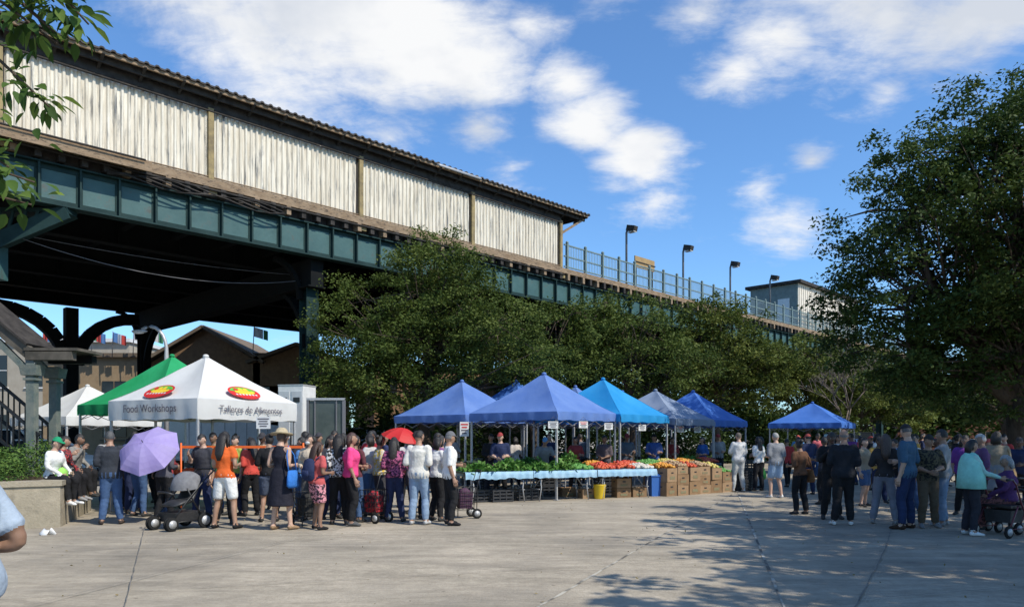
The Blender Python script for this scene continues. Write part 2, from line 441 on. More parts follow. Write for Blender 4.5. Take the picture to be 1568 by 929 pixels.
m_ = MB()
for z in (9.85, 10.35, 10.9): m_.box(((T1+TE)/2+.2, -.1, z), (TE-T1, .06, .06), rl)
x = T1+.4; k = 0
while x < TE:
    if k % 11 == 0: m_.box((x, -.12, 10.32), (.12, .12, 1.3), rl); m_.ball((x, -.12, 11.02), .08, rl, 6, 5)
    else: m_.box((x, -.1, 10.37), (.02, .02, 1.02), mesh_p)
    x += .128; k += 1
m_.build('platform_railing', EL)
m_ = MB()
for x in (28.3, 34.0, 39.7, 45.4, 62, 70):
    m_.tube([(x, .1, 9.7), (x, .1, 12.55), (x, .05, 12.7), (x, -.15, 12.75)], .06, dgalv, 8)
    m_.box((x, -.25, 12.72), (.34, .5, .30), roofm, M=Matrix.Rotation(R(15), 3, 'X')); m_.box((x, -.26, 12.53), (.28, .4, .04), white)
m_.build('platform_lamps', EL)
m_ = MB(); wood = mat('tan_board', (.38,.26,.12), (.30,.2,.1), 6, .8)
m_.box((30.3, .3, 11.25), (1.9, .06, .62), wood); m_.box((30.3, .26, 11.25), (2.0, .04, .05), roofm)
for s in (-.8, .8): m_.box((30.3+s, .34, 10.4), (.07, .07, 1.5), roofm)
m_.build('platform_notice_board', EL)
cream = mat('cream_siding', (.70,.64,.54), (.60,.55,.47), 3, .7)
grg = mat('grey_green_wall', (.22,.26,.24), (.16,.19,.18), 3, .7)
m_ = MB()
m_.box((56, 2.0, 11.4), (11.8, 3.8, 3.4), cream)
for x in np.arange(50.3, 61.8, .35): m_.box((x, .08, 11.35), (.06, .05, 3.2), cream)
m_.box((50.07, 2.0, 11.4), (.06, 3.7, 3.3), grg)
m_.box((50.02, 1.2, 11.0), (.06, .9, 2.1), white); m_.box((50.02, 2.8, 11.5), (.06, .8, .8), glass)
m_.box((56, 2.0, 13.2), (12.4, 4.4, .22), roofm); m_.box((57, 2.0, 13.5), (2.0, 1.4, .5), galv)
m_.build('platform_control_house', EL)
m_ = MB()
m_.beam((-12.3,21.05,7.85),(-14.6,20.8,6.75),.5,.10,tealf); m_.beam((-12.3,20.75,7.85),(-14.6,20.5,6.75),.08,.42,tealf)
m_.box((-13.6,21.0,7.9),(2.6,.5,.12),tealf); m_.box((-14.35,20.9,6.6),(.35,.45,1.2),teal)
for k in range(5): m_.beam((-12.7-.35*k,20.7,7.85),(-12.9-.35*k,20.7,7.55-.17*k),.05,.08,tealf)
ob = m_.build('gusset_bracket'); ob.parent = EL; ob.matrix_parent_inverse = Matrix.Rotation(-ELA,4,'Z') @ Matrix.Translation((-ELP[0],-ELP[1],0))

# ------------------------------------------------------------------ station stair
st = MB(); stonep = mat('stair_post_paint', (.11,.14,.13), (.19,.20,.17), 6, .8, .2, 20)
stroof = mat('stair_roof', (.12,.105,.085), (.06,.055,.045), 3, .9)
st.beam((-10.4,16.2,3.42),(-14.6,16.2,6.9),.14,.24,stroof); st.beam((-10.4,17.0,3.42),(-14.6,17.0,6.9),.14,.24,dteal)
st.beam((-10.4,16.6,3.60),(-14.6,16.6,7.08),1.05,.05,roofm)
st.box((-9.95,16.2,3.36),(1.0,.18,.18),stroof); st.box((-9.95,17.0,3.36),(1.0,.18,.18),dteal); st.box((-9.9,16.6,3.5),(1.15,1.0,.06),stroof)
for yy in (16.2, 17.0):
    st.box((-10.35,yy,1.6),(.17,.17,3.2),stonep); st.box((-10.35,yy,.25),(.30,.30,.5),stonep,taper=.8); st.box((-10.35,yy,3.05),(.32,.28,.22),stonep,taper=1.2); st.box((-10.35,yy,2.86),(.26,.24,.05),stonep)
    st.beam((-10.4,yy,3.0),(-11.1,yy,3.7),.1,.12,stonep)
    st.beam((-10.2,yy,.75+.9),(-14.6,yy,4.45+.9),.05,.06,black); st.beam((-10.2,yy,.75+.1),(-14.6,yy,4.45+.1),.05,.06,black)
    st.beam((-10.0,yy,.1),(-14.6,yy,4.0),.1,.30,dteal)
    for k in range(34):
        x = -10.25-.128*k; zz = .85+(.128*k)*.84
        st.box((x,yy,zz+.42),(.025,.025,.84),black)
for k in range(20): st.box((-10.15-.21*k,16.6,.09+.176*k),(.28,.7,.04),roofm)
st.build('station_stairway')

# ------------------------------------------------------------------ background buildings
def windowed(mb, x0, y0, wd, h, d, wall, rows, cols, rz, trim, zb=.0):
    M = Matrix.Translation((x0, y0, 0)) @ Matrix.Rotation(rz, 4, 'Z')
    def bx(c, s, m):
        mb.box(M @ Vector(c), s, m, rz=rz)
    bx((0, d/2, h/2), (wd, d, h), wall)
    bx((0, d/2-.1, h+.12), (wd+.3, d+.3, .24), trim)
    fh = h/rows
    for r_ in range(rows):
        for c_ in range(cols):
            xx = -wd/2+wd*(c_+.5)/cols; zz = fh*(r_+.52)
            bx((xx, -.01, zz), (wd/cols*.5, .06, fh*.52), glass)
            bx((xx, -.03, zz-fh*.29), (wd/cols*.58, .14, .08), trim)
            bx((xx, -.05, zz), (.05, .04, fh*.52), trim); bx((xx, -.055, zz+.02), (wd/cols*.5, .03, .05), trim)
brown = mat('brown_brick', (.24,.15,.085), (.18,.11,.065), 4, .9, .2, 20)
tan = mat('tan_stucco', (.34,.25,.155), (.27,.195,.12), 2, .9)
tanr = mat('tan_roof', (.13,.10,.075), (.18,.14,.10), 3, .9)
redb = mat('red_brick', (.20,.10,.07), (.14,.075,.055), 5, .9)
creamw = mat('cream_wall', (.40,.36,.29), (.34,.30,.24), 2, .9)
bl = MB()
windowed(bl, -20.5, 44, 14, 6.3, 10, tan, 1, 5, 0, tanr)
for gx in (-17.8, -12.4):
    hw = 3.2 if gx < -15 else 2.6; pk = 7.9 if gx < -15 else 6.9
    V = [(gx-hw,43.5,4.6),(gx+hw,43.5,4.6),(gx+hw,43.5,5.9),(gx,43.5,pk),(gx-hw,43.5,5.9)]; V += [(a,52,c) for a,b,c in V]
    bl.add((V, [(0,1,2,3,4),(9,8,7,6,5),(0,5,6,1),(1,6,7,2),(4,9,5,0)]), brown)
    for s in (-1, 1): bl.beam((gx, 47.7, pk+.1), (gx+s*(hw+.3), 47.7, 5.95), 9.2, .18, tanr)
bl.box((-19.5,43.4,3.6),(12,1.2,.25),tanr); bl.box((-12.6,46,2.7),(4.4,4,5.4),tan)
bl.build('market_hall')
bl = MB(); windowed(bl, -33, 52, 13, 8.2, 10, creamw, 2, 5, 0, white); bl.build('row_building')
bl = MB(); windowed(bl, -47, 52, 14, 8.6, 10, redb, 2, 6, 0, creamw); bl.build('row_building')
bl = MB(); windowed(bl, -4, 60, 14, 7, 10, brown, 2, 6, R(20), roofm); bl.build('brick_house')
bl = MB(); windowed(bl, 58, 92, 20, 9, 12, redb, 3, 7, R(-10), creamw); bl.build('brick_house')
bl = MB(); windowed(bl, 82, 90, 22, 8, 12, tan, 2, 7, R(-15), creamw); bl.build('brick_house')
fcol = [mat('flag_%d'%i, c, rough=.8, transl=.3) for i, c in enumerate([(.50,.07,.06),(.10,.22,.45),(.65,.65,.65),(.6,.6,.62),(.08,.28,.14)])]
for i, (x, z) in enumerate([(-27.0,6.7),(-25.6,6.6),(-24.2,6.7),(-23.0,6.6),(-21.8,6.7),(-20.9,6.7),(-14.9,6.9)]):
    fb = MB(); zz = z+.75; fb.tube([(x,43.2,z-.4),(x+.1,43.1,zz+.35)], .025, dgalv, 5)
    for s in range(3):
        cm_ = fcol[(i*2+s*(1+i%2)) % 5]; V = []
        for a in range(5):
            for b in range(2): V.append((x+.1+(s*.26+a*.065), 43.1+.05*math.sin(a*1.5+s*4+i), zz+.3-.55*b-.30*(s*.26+a*.065)))
        fb.add((V, [(2*a,2*a+2,2*a+3,2*a+1) for a in range(4)]), cm_)
    fb.build('flag')

# ------------------------------------------------------------------ street lamp, vehicles
sl_ = MB()
sl_.tube([(-11.5,25,0),(-11.5,25,.5)], [.14,.1], galv)
pts = [(-11.5,25,.4),(-11.5,25,4.2)]+[(-11.5-.55*(1-math.cos(a)),25,4.5+.8*math.sin(a)) for a in np.linspace(.1,math.pi/2+.5,8)]
sl_.tube(pts, [.08]*2+[.06]*8, galv)
sl_.ball((-12.40,25,5.14),(.28,.11,.06),galv,12,6); sl_.ball((-12.43,25,5.10),(.2,.09,.05),white,12,6)
sl_.build('street_lamp')

def wheel(mb, c, r, wd, ax='Y'):
    c = Vector(c); d = Vector((0,1,0)) if ax == 'Y' else Vector((1,0,0))
    mb.tube([c-d*wd/2, c-d*wd*.4, c+d*wd*.4, c+d*wd/2], [r*.9, r, r, r*.9], rubber, 20)
    mb.tube([c-d*(wd/2+.01), c+d*(wd/2+.01)], [r*.6, r*.6], galv, 14)
def car(name, x, y, rz, paintm, van=False):
    mb = MB(); W = 1.82
    if van: body = [(-2.4,.35),(-2.42,.6),(-2.3,1.0),(1.2,1.02),(2.1,.95),(2.4,.7),(2.42,.35)]; cab = [(-2.32,1.0),(-2.15,1.85),(-1.9,1.95),(.6,1.95),(1.0,1.85),(1.75,1.0)]
    else: body = [(-2.25,.35),(-2.3,.6),(-2.2,.95),(-1.5,1.0),(1.0,.98),(2.0,.82),(2.25,.6),(2.25,.32)]; cab = [(-1.95,.97),(-1.45,1.42),(-1.0,1.5),(.2,1.5),(.55,1.42),(1.25,.95)]
    xs = np.linspace(-2.28, 2.28, 24); V = []; F = []
    top = lambda X: np.interp(X, [b[0] for b in body[1:-1]], [b[1] for b in body[1:-1]])
    for X in xs:
        e = 1-.10*max(0, (abs(X)-1.7)/.6)**1.5
        zt = top(X); hw = W/2*e
        V += [(X, y_, z_) for y_, z_ in ((-hw*.96,.28),(-hw,.45),(-hw,zt-.25),(-hw*.93,zt-.03),(-hw*.8,zt),(hw*.8,zt),(hw*.93,zt-.03),(hw,zt-.25),(hw,.45),(hw*.96,.28))]
    k = 10
    for i in range(len(xs)-1):
        for q in range(k): F.append((i*k+q, i*k+(q+1) % k, (i+1)*k+(q+1) % k, (i+1)*k+q))
    F.append(tuple(range(k))); F.append(tuple((len(xs)-1)*k+q for q in range(k-1, -1, -1)))
    mb.add((V, F), paintm, True)
    hb, ht = W/2*.9, W/2*.72
    n = len(cab); zmax = max(c[1] for c in cab)
    V = []
    for s in (-1, 1):
        for (cx, cz) in cab: f_ = (cz-.95)/(zmax-.95); V.append((cx, s*(hb+(ht-hb)*f_), cz))
    F = [tuple(range(n)), tuple(range(2*n-1, n-1, -1))]+[(i, i+n, i+1+n, i+1) for i in range(n-1)]
    mb.add((V, F), glass)
    zt = zmax+.015; x0 = cab[2][0]; x1 = cab[3][0]
    mb.box(((x0+x1)/2, 0, zt), (x1-x0+.25, ht*2+.04, .05), paintm)
    for s in (-1, 1):
        for (a, b) in ((0, 1), (5, 4)):
            pa = Vector((cab[a][0], s*(hb+.005), cab[a][1])); pb = Vector((cab[b][0], s*(ht+.02), zmax)); mb.beam(pa, pb, .07, .07, paintm)
        for fx in ((-.55, .35) if not van else (-1.3,-.2,.7)): mb.beam((fx, s*(hb+.005), .97), (fx-.05, s*(ht+.015), zmax), .08, .05, paintm)
        for X in (-1.4, 1.4): wheel(mb, (X, s*(W/2-.12), .33), .33, .22)
        mb.box((2.22, s*.62, .68), (.08, .34, .14), white); mb.box((-2.26, s*.66, .78), (.08, .26, .16), mat('tail_light', (.4,.02,.02), rough=.3))
        mb.ball((.95, s*(W/2+.1), 1.02), (.08,.1,.07), paintm)
    mb.box((2.26, 0, .5), (.06, 1.1, .2), blackp); mb.box((2.30, 0, .42), (.03, .5, .12), white)
    mb.build(name, loc=(x, y, 0), rz=rz)
cw = mat('car_white', (.7,.7,.7), rough=.25); cs = mat('car_silver', (.35,.36,.37), rough=.3, metal=.5); cr = mat('car_red', (.35,.03,.03), rough=.25); cbk = mat('car_black', (.02,.02,.022), rough=.2); cbl = mat('car_blue', (.03,.07,.2), rough=.25)
car('parked_van', -6.0, 29.6, R(50), cw, True)
car('parked_car', -18.5, 30, R(35), cw)
car('parked_van', -23, 34, R(10), cw, True)
car('parked_car', 27.5, 44, R(5), cw)
car('parked_car', 33, 46, R(0), cs)
car('parked_car', 38.5, 45, R(178), cr)
car('parked_van', 24, 52, R(0), cbk, True)
car('parked_car', 21.0, 45, R(-5), cbl)
def truck(x, y, rz):
    mb = MB()
    mb.box((-.9,0,1.95),(4.2,2.2,2.4),white); mb.box((-.9,0,3.17),(4.26,2.26,.06),galv); mb.box((-.9,0,.72),(4.26,2.24,.08),galv)
    for s in (-1,1):
        mb.box((-.9,s*1.12,3.08),(4.2,.05,.1),galv)
        for X in np.arange(-2.9,1.2,.58): mb.box((X,s*1.115,1.95),(.03,.03,2.3),galv)
        for X in (-2.1,2.2): wheel(mb,(X,s*.95,.42),.42,.26)
        mb.box((2.35,s*1.0,1.75),(.7,.03,.6),glass); mb.box((2.95,s*1.2,1.7),(.1,.2,.35),blackp)
    V=[(1.35,-.98,.5),(3.5,-.98,.5),(3.55,-.98,1.15),(3.0,-.95,1.3),(2.65,-.9,2.15),(1.35,-.9,2.2)]; V+=[(a,-b,c) for a,b,c in V]
    mb.add((V,[(0,1,2,3,4,5),(11,10,9,8,7,6)]+[(i,i+6,(i+1)%6+6,(i+1)%6) for i in range(6)]),white)
    mb.beam((3.02,0,1.36),(2.7,0,2.08),1.7,.03,glass); mb.box((3.56,0,.6),(.1,2.0,.25),blackp)
    mb.box((-3.03,0,1.95),(.04,2.0,2.2),galv)
    mb.build('box_truck', loc=(x,y,0), rz=rz)
truck(-12.6, 33.5, R(60))
ds = MB()
B0 = Vector((-6.35,22.2,0)); cz = R(-12)
def cbx(c, s, m): ds.box(B0+Matrix.Rotation(cz,3,'Z') @ Vector(c), s, m, rz=cz)
cbx((0,0,1.62),(.78,.8,3.0),white); cbx((0,0,.06),(.84,.86,.12),galv); cbx((0,0,3.13),(.80,.82,.04),galv)
for s in (-.2,.2): cbx((s,-.405,1.6),(.33,.02,2.7),mat('cabinet_door',(.55,.56,.56),(.48,.49,.5),4,.5))
cbx((.03,-.43,1.5),(.03,.04,.3),black); cbx((-.2,-.42,2.7),(.2,.012,.14),blackp); cbx((.2,-.42,2.7),(.2,.012,.14),blackp)
ds.build('storage_cabinet')
ds = MB()
for x in (-5.7,-4.7): ds.box((x,21,1.35),(.07,.12,2.7),dgalv)
ds.box((-5.2,21,2.68),(1.07,.14,.06),galv); ds.box((-5.2,21,.5),(.9,.1,.08),dgalv); ds.box((-5.2,21,1.6),(.9,.04,2.08),mat('shelter_pane',(.05,.07,.065),(.09,.11,.10),2,.3))
for x in (-5.5,-4.9): ds.box((x,20.96,1.6),(.03,.03,2.1),dgalv)
ds.build('bus_shelter')

# ------------------------------------------------------------------ people
POSE = {'down': ((.225,-.03,1.12),(.235,.05,.87)), 'bent': ((.235,-.05,1.13),(.17,.19,1.13)), 'front': ((.23,.02,1.13),(.07,.22,1.06)),
        'phone': ((.21,.07,1.15),(.10,.27,1.32)), 'hip': ((.36,-.08,1.16),(.19,.04,1.02)), 'up': ((.28,.16,1.42),(.24,.26,1.66)),
        'cross': ((.24,.07,1.16),(-.04,.18,1.19)), 'out': ((.27,.12,1.16),(.27,.38,1.08)), 'lap': ((.23,.04,1.14),(.12,.28,.98)), 'face': ((.24,.10,1.18),(.09,.17,1.42)),
        'back': ((.25,-.13,1.14),(.21,.13,1.10))}
SK = {'l': (.52,.33,.24), 'm': (.36,.21,.14), 't': (.25,.14,.09), 'd': (.10,.055,.038)}
def cmat(c, c2=None):
    key = 'cloth_%s_%s' % ('_'.join('%02d' % int(v*100) for v in c), '' if c2 is None else '_'.join('%02d' % int(v*100) for v in c2))
    if c2 is None: return mat(key, tuple(v*.82 for v in c), c, 9, .85, .5, 14)
    return mat(key, c, c2, 22, .85, .3, 14, lo=.47, hi=.53, det=2)
def resamp(keys, n):
    K = np.array(keys, float); out = []
    for i in range(len(K)-1):
        p0 = K[max(i-1, 0)]; p1 = K[i]; p2 = K[i+1]; p3 = K[min(i+2, len(K)-1)]
        for j_ in range(n):
            s = j_/n; out.append(.5*((2*p1)+(-p0+p2)*s+(2*p0-5*p1+4*p2-p3)*s*s+(-p0+3*p1-3*p2+p3)*s**3))
    out.append(K[-1]); return np.array(out)
PEOPLE = []
def person(name, x, y, yaw, h=1.7, top=(.3,.3,.3), top2=None, sleeve=.5, bot='pants', botc=(.03,.03,.035), bot2=None, shoe=(.05,.05,.05),
           skin='m', hair='short', hairc=(.012,.010,.009), arms=('down','down'), legs='stand', fem=False, lean=0, seat=None, g=1.0, acc=(), hy=0, z=0, hatc=(.5,.42,.28)):
    rd = random.Random(int(x*1000)*7+int(y*1000))
    if hy == 0: hy = rd.uniform(-28, 28)
    k = h/1.72; src_V = []; src_F = []; src_L = []
    tl, bo, skm, sh, hm = cmat(top, top2), cmat(botc, bot2), mat('skin_'+skin, SK[skin], tuple(v*.85 for v in SK[skin]), 12, .55), cmat(shoe), mat('hair_%d_%d' % (int(hairc[0]*100), int(hairc[2]*100)), hairc, tuple(v*1.8 for v in hairc), 60, .5, .4, 90)
    mats = [tl, bo, skm, sh, hm]
    dz = 0 if seat is None else seat+.02-.84
    sway = rd.uniform(-.03, .03) if seat is None else 0
    def up(p_):
        p_ = Vector(p_); q = Vector((p_.x+sway*(p_.z-.9), p_.y+lean*(p_.z-.9), p_.z-.25*abs(lean)*(p_.z-.9)))
        q.z += dz; return q
    def addsrc(vf, lab):
        V, F = vf; o = len(src_V); nl = len(V)
        src_V.extend([Vector(v)*k for v in V]); src_F.extend([tuple(i+o for i in f) for f in F])
        src_L.extend(lab if isinstance(lab, list) else [lab]*nl)
    wsc = (1.0, 1.0) if not fem else (.90, .95)
    K = [(.83,.10,.09,0),(.88,.155,.105,-.005),(.95,.165,.12,-.012),(1.05,.14*(.9 if fem else 1),.105,0),(1.15,.142*(.92 if fem else 1),.108,.005),(1.27,.165,.122+(.018 if fem else 0),.012),(1.36,.175*wsc[0],.11,0),(1.42,.135*wsc[0],.085,-.012),(1.46,.075,.065,-.012),(1.50,.055,.058,-.005),(1.57,.052,.055,.012)]
    rs = resamp(K, 3); seg = 18; pts = []; rads = []; lab = []
    for r_ in rs:
        gg = g if r_[0] < 1.4 else 1
        pts.append(up((0, r_[3]+(.02 if (g > 1.1 and r_[0] < 1.25) else 0), r_[0]))); rads.append((r_[1]*gg, r_[2]*gg))
        l = 1 if r_[0] < .97 else (0 if r_[0] < 1.455 else 2)
        if bot == 'dress' and l == 1: l = 0
        lab += [l]*seg
    addsrc(loft(pts, rads, seg), lab)
    if bot != 'dress':
        hz = .86 if not fem else .92
        rs2 = [r_ for r_ in resamp([q for q in K if q[0] > .84], 3) if r_[0] > hz and r_[0] < 1.40]
        addsrc(loft([up((0, r_[3], r_[0])) for r_ in rs2], [(r_[1]*g+.014+(.02 if not fem and r_[0] < 1.2 else 0), r_[2]*g+.013) for r_ in rs2], seg), 0)
    hands = []
    sw = .178 if not fem else .158
    for s, pose in ((-1, arms[0]), (1, arms[1])):
        e, w_ = POSE[pose]
        jx = rd.uniform(-.03, .03); jy = rd.uniform(-.03, .03)
        S = up((s*sw, -.005, 1.395)); E = up((s*(e[0]-(.02 if fem else 0)+jx+(g-1)*.12), e[1]+(g-1)*.05+jy*.5, e[2]+jx*.5)); Wt = up((s*(w_[0]+jx), w_[1]+(g-1)*.1+jy, w_[2]+jx))
        path = resamp([tuple(S+Vector((-s*.05, 0, .01))), tuple(S), tuple(S.lerp(E, .5)+Vector((s*.008, 0, 0))), tuple(E), tuple(E.lerp(Wt, .5)), tuple(Wt)], 5)
        n = len(path); rr_ = []; lab = []
        for i in range(n):
            f_ = max(0, (i/(n-1)-.2)/.8)
            r0 = np.interp(f_, [0,.25,.5,.62,1], [.056,.05,.040,.040,.027])*(1 if not fem else .88)*(1+.3*(g-1))
            cov = f_ <= sleeve+.001 and sleeve > 0
            if cov: r0 += .013+.012*(f_/max(.01, sleeve)) if sleeve < .8 else .010+.004*math.sin(i*2.1)
            rr_.append(r0); lab += [0 if cov else 2]*12
        addsrc(loft([tuple(q) for q in path], rr_, 12), lab)
        addsrc(ellipsoid(S, (.062*(1 if not fem else .9),.058,.055), 12, 8), 0 if sleeve > 0 else 2)
        hands.append((s, E, Wt))
    bendk = rd.choice((-1, 1)); ba = rd.uniform(.0, .09)
    for s in (-1, 1):
        H = Vector((s*.088, -.005, .90)); relax = ba if s == bendk else 0
        if legs == 'stand': Kn = Vector((s*.105, .02+relax, .48)); An = Vector((s*(.12+rd.uniform(0, .04)), -.02+s*rd.uniform(-.05,.05)+relax*.5, .085))
        elif legs == 'wide': Kn = Vector((s*.15, .02, .48)); An = Vector((s*.20, -.02, .085))
        elif legs == 'stride': Kn = Vector((s*.09, .02+s*.13, .49)); An = Vector((s*.10, s*.24-.02, .085 if s > 0 else .12))
        else:
            H = Vector((s*.088, .0, seat+.075)); Kn = Vector((s*.12, .41, seat+.06)); An = Vector((s*.12, .44+s*.04, max(.085, seat-.36)))
        path = resamp([tuple(H), tuple(H.lerp(Kn, .45)), tuple(Kn), tuple(Kn.lerp(An, .4)+Vector((0,-.015,0))), tuple(An)], 6)
        n = len(path); rr_ = []; lab = []
        cover = {'pants': .97, 'shorts': .42, 'skirt': 0, 'dress': 0, 'capri': .72}[bot]
        for i in range(n):
            f_ = i/(n-1)
            rs_ = np.interp(f_, [0,.25,.5,.62,1], [.092,.078,.056,.055,.037])*(1+.4*(g-1))
            if f_ <= cover: rr_.append(rs_+np.interp(f_, [0,.4,1], [.008,.018,.026])+(.004*math.sin(i*1.9) if f_ > .4 else 0)+(.012 if bot == 'shorts' else 0)); lab += [1]*12
            else: rr_.append(rs_); lab += [2]*12
        addsrc(loft([tuple(q) for q in path], rr_, 12), lab)
        tw = s*.03; fpts = [(An.x, An.y-.065, An.z-.045), (An.x, An.y-.03, An.z-.035), (An.x+tw*.5, An.y+.06, An.z-.04), (An.x+tw, An.y+.14, An.z-.055), (An.x+tw, An.y+.19, An.z-.06)]
        addsrc(loft(fpts, [(.03,.03),(.04,.048),(.043,.04),(.048,.03),(.03,.02)], 12), 3)
        addsrc(loft([(An.x,An.y,An.z-.04),(An.x,An.y,An.z+.03)], [.042,.042], 12), 3)
    if bot in ('skirt', 'dress'):
        hem = .42 if bot == 'dress' else .55
        kz = [(1.06,.15,.115),(.95,.18,.14),(.75,.205,.165),(hem,.25,.21)]
        rs3 = resamp(kz, 5); addsrc(loft([(0, -.005, r_[0]) for r_ in rs3], [(r_[1]*g, r_[2]*g) for r_ in rs3], 24), 0 if bot == 'dress' else 1)
    ex = MB()
    hc = up((0, .02, 1.615))
    HV, HF = ellipsoid((0,0,0), (1,1,1), 24, 18)
    hr = Matrix.Rotation(R(hy), 3, 'Z') @ Matrix.Rotation(R(rd.uniform(-14, 4)), 3, 'X')
    def headpt(v, sc=1.0, hairx=0):
        x_, y_, z_ = v
        wd = .076*(1+.22*min(0, z_)); dp = .094*(1+.05*min(0, z_)) ; ht_ = .116
        p_ = Vector((x_*wd, y_*dp, z_*ht_))*sc
        if y_ > 0 and hairx == 0:
            nz = math.exp(-((z_+.12)/.16)**2)*math.exp(-(x_/.16)**2); p_.y += .022*nz
            nz = math.exp(-((z_+.12-.22)/.10)**2)*math.exp(-((abs(x_)-.38)/.18)**2); p_.y -= .010*nz
            nz = math.exp(-((z_+.82)/.15)**2)*math.exp(-(x_/.3)**2); p_.y += .010*nz
            nz = math.exp(-((z_+.50)/.08)**2)*math.exp(-(x_/.28)**2); p_.y += .006*nz
        return hr @ p_ + hc
    ex.add(([headpt(v) for v in HV], HF), skm, True)
    lip = mat('lips', (.25,.09,.08), rough=.5); eyew = mat('eye_white', (.6,.58,.55), rough=.3); iris = mat('iris', (.02,.012,.01), rough=.2)
    for s in (-1, 1):
        ex.ball(hc+hr @ Vector((s*.029,.078,.010)), (.013,.009,.007), eyew, 8, 5); ex.ball(hc+hr @ Vector((s*.029,.086,.010)), (.0055,.003,.0055), iris, 6, 4)
        ex.ball(hc+hr @ Vector((s*.029,.084,.030)), (.018,.006,.004), hm, 6, 4)
        ex.ball(hc+hr @ Vector((s*.076,-.002,-.008)), (.010,.018,.028), skm, 8, 6)
    ex.ball(hc+hr @ Vector((0,.088,-.060)), (.022,.008,.006), lip, 8, 5)
    if 'mask' in acc: ex.ball(hc+hr @ Vector((0,.062,-.045)), (.055,.045,.045), white, 12, 8)
    def hairshell(sc, test):
        V2 = [headpt(v, sc, 1) for v in HV]; F2 = [f for f in HF if all(test(HV[i]) for i in f)]; ex.add((V2, F2), hm, True)
    if hair != 'bald':
        low = -.25 if hair in ('short', 'cap') else -.75
        hairshell(1.09, lambda v: (v[2] > .42 - max(0, v[1])*.12) or (v[1] < .12 and v[2] > low and (abs(v[0]) > .2 or v[1] < 0)))
    else:
        hairshell(1.03, lambda v: v[1] < 0 and -.3 < v[2] < .25)
    def hp(a): return tuple(hc+hr @ Vector(a))
    if hair == 'long':
        ex.add(loft([hp((0,-.045,.06)), hp((0,-.09,-.03)), hp((0,-.115,-.15)), hp((0,-.14,-.30)), hp((0,-.135,-.42))], [(.07,.05),(.085,.05),(.09,.04),(.08,.03),(.03,.012)], 14), hm, True)
        for s in (-1, 1): ex.add(loft([hp((s*.06,0,.05)), hp((s*.085,-.02,-.06)), hp((s*.085,-.04,-.18))], [.03,.03,.015], 8), hm, True)
    if hair == 'bob':
        ex.add(loft([hp((0,-.03,.06)), hp((0,-.06,-.04)), hp((0,-.065,-.14))], [(.085,.06),(.098,.055),(.085,.035)], 14), hm, True)
    if hair == 'bun': ex.ball(hp((0,-.10,.09)), .045, hm)
    if hair == 'pony': ex.add(loft([hp((0,-.09,.05)), hp((0,-.14,.0)), hp((0,-.14,-.15)), hp((0,-.125,-.24))], [.02,.032,.028,.008], 8), hm, True)
    if hair == 'cap':
        cm = cmat(hatc); V2 = [headpt(v, 1.14, 1) for v in HV]; F2 = [f for f in HF if all(HV[i][2] > .28 for i in f)]; ex.add((V2, F2), cm, True)
        ex.add(loft([hp((0,.055,.045)), hp((0,.12,.04)), hp((0,.165,.025))], [(.07,.008),(.065,.008),(.03,.006)], 12, ref=(1,0,0)), cm, True)
    if hair == 'hat':
        hmx = mat('straw', (.50,.42,.28), (.38,.31,.2), 60, .9, .4, 120)
        ex.add(loft([hp((0,0,.045)), hp((0,0,.055)), hp((0,0,.068)), hp((0,0,.12)), hp((0,0,.155))], [(.20,.20),(.19,.19),(.105,.115),(.095,.105),(.06,.07)], 20), hmx, True)
    for s, E, Wt in hands:
        D = (Wt-E).normalized(); side = Vector((s, 0, 0)); X = side-D*side.dot(D)
        if X.length < .2: X = Vector((0,0,1))-D*D.z
        X.normalize(); Y = D.cross(X)
        inw = -X
        ex.add(loft([tuple(Wt-D*.02), tuple(Wt+D*.02), tuple(Wt+D*.06), tuple(Wt+D*.095)], [(.022,.026),(.016,.034),(.015,.042),(.012,.040)], 10, ref=tuple(X)), skm, True)
        for fi, (o, fl) in enumerate(((-.031,.065),(-.010,.075),(.011,.070),(.031,.055))):
            b0 = Wt+D*.085+Y*o; ex.add(loft([tuple(b0), tuple(b0+D*fl*.5+inw*.006), tuple(b0+D*fl*.85+inw*.022), tuple(b0+D*fl+inw*.04)], [.0095,.009,.008,.006], 6, ref=tuple(X)), skm, True)
        fs = Vector((0,1,0)); sg = 1 if Y.dot(fs) > 0 or abs(Y.dot(fs)) < .1 else -1
        b0 = Wt+D*.03+Y*.030*sg; ex.add(loft([tuple(b0), tuple(b0+D*.025+Y*.022*sg+inw*.008), tuple(b0+D*.055+Y*.026*sg+inw*.018)], [.012,.0105,.007], 6, ref=tuple(X)), skm, True)
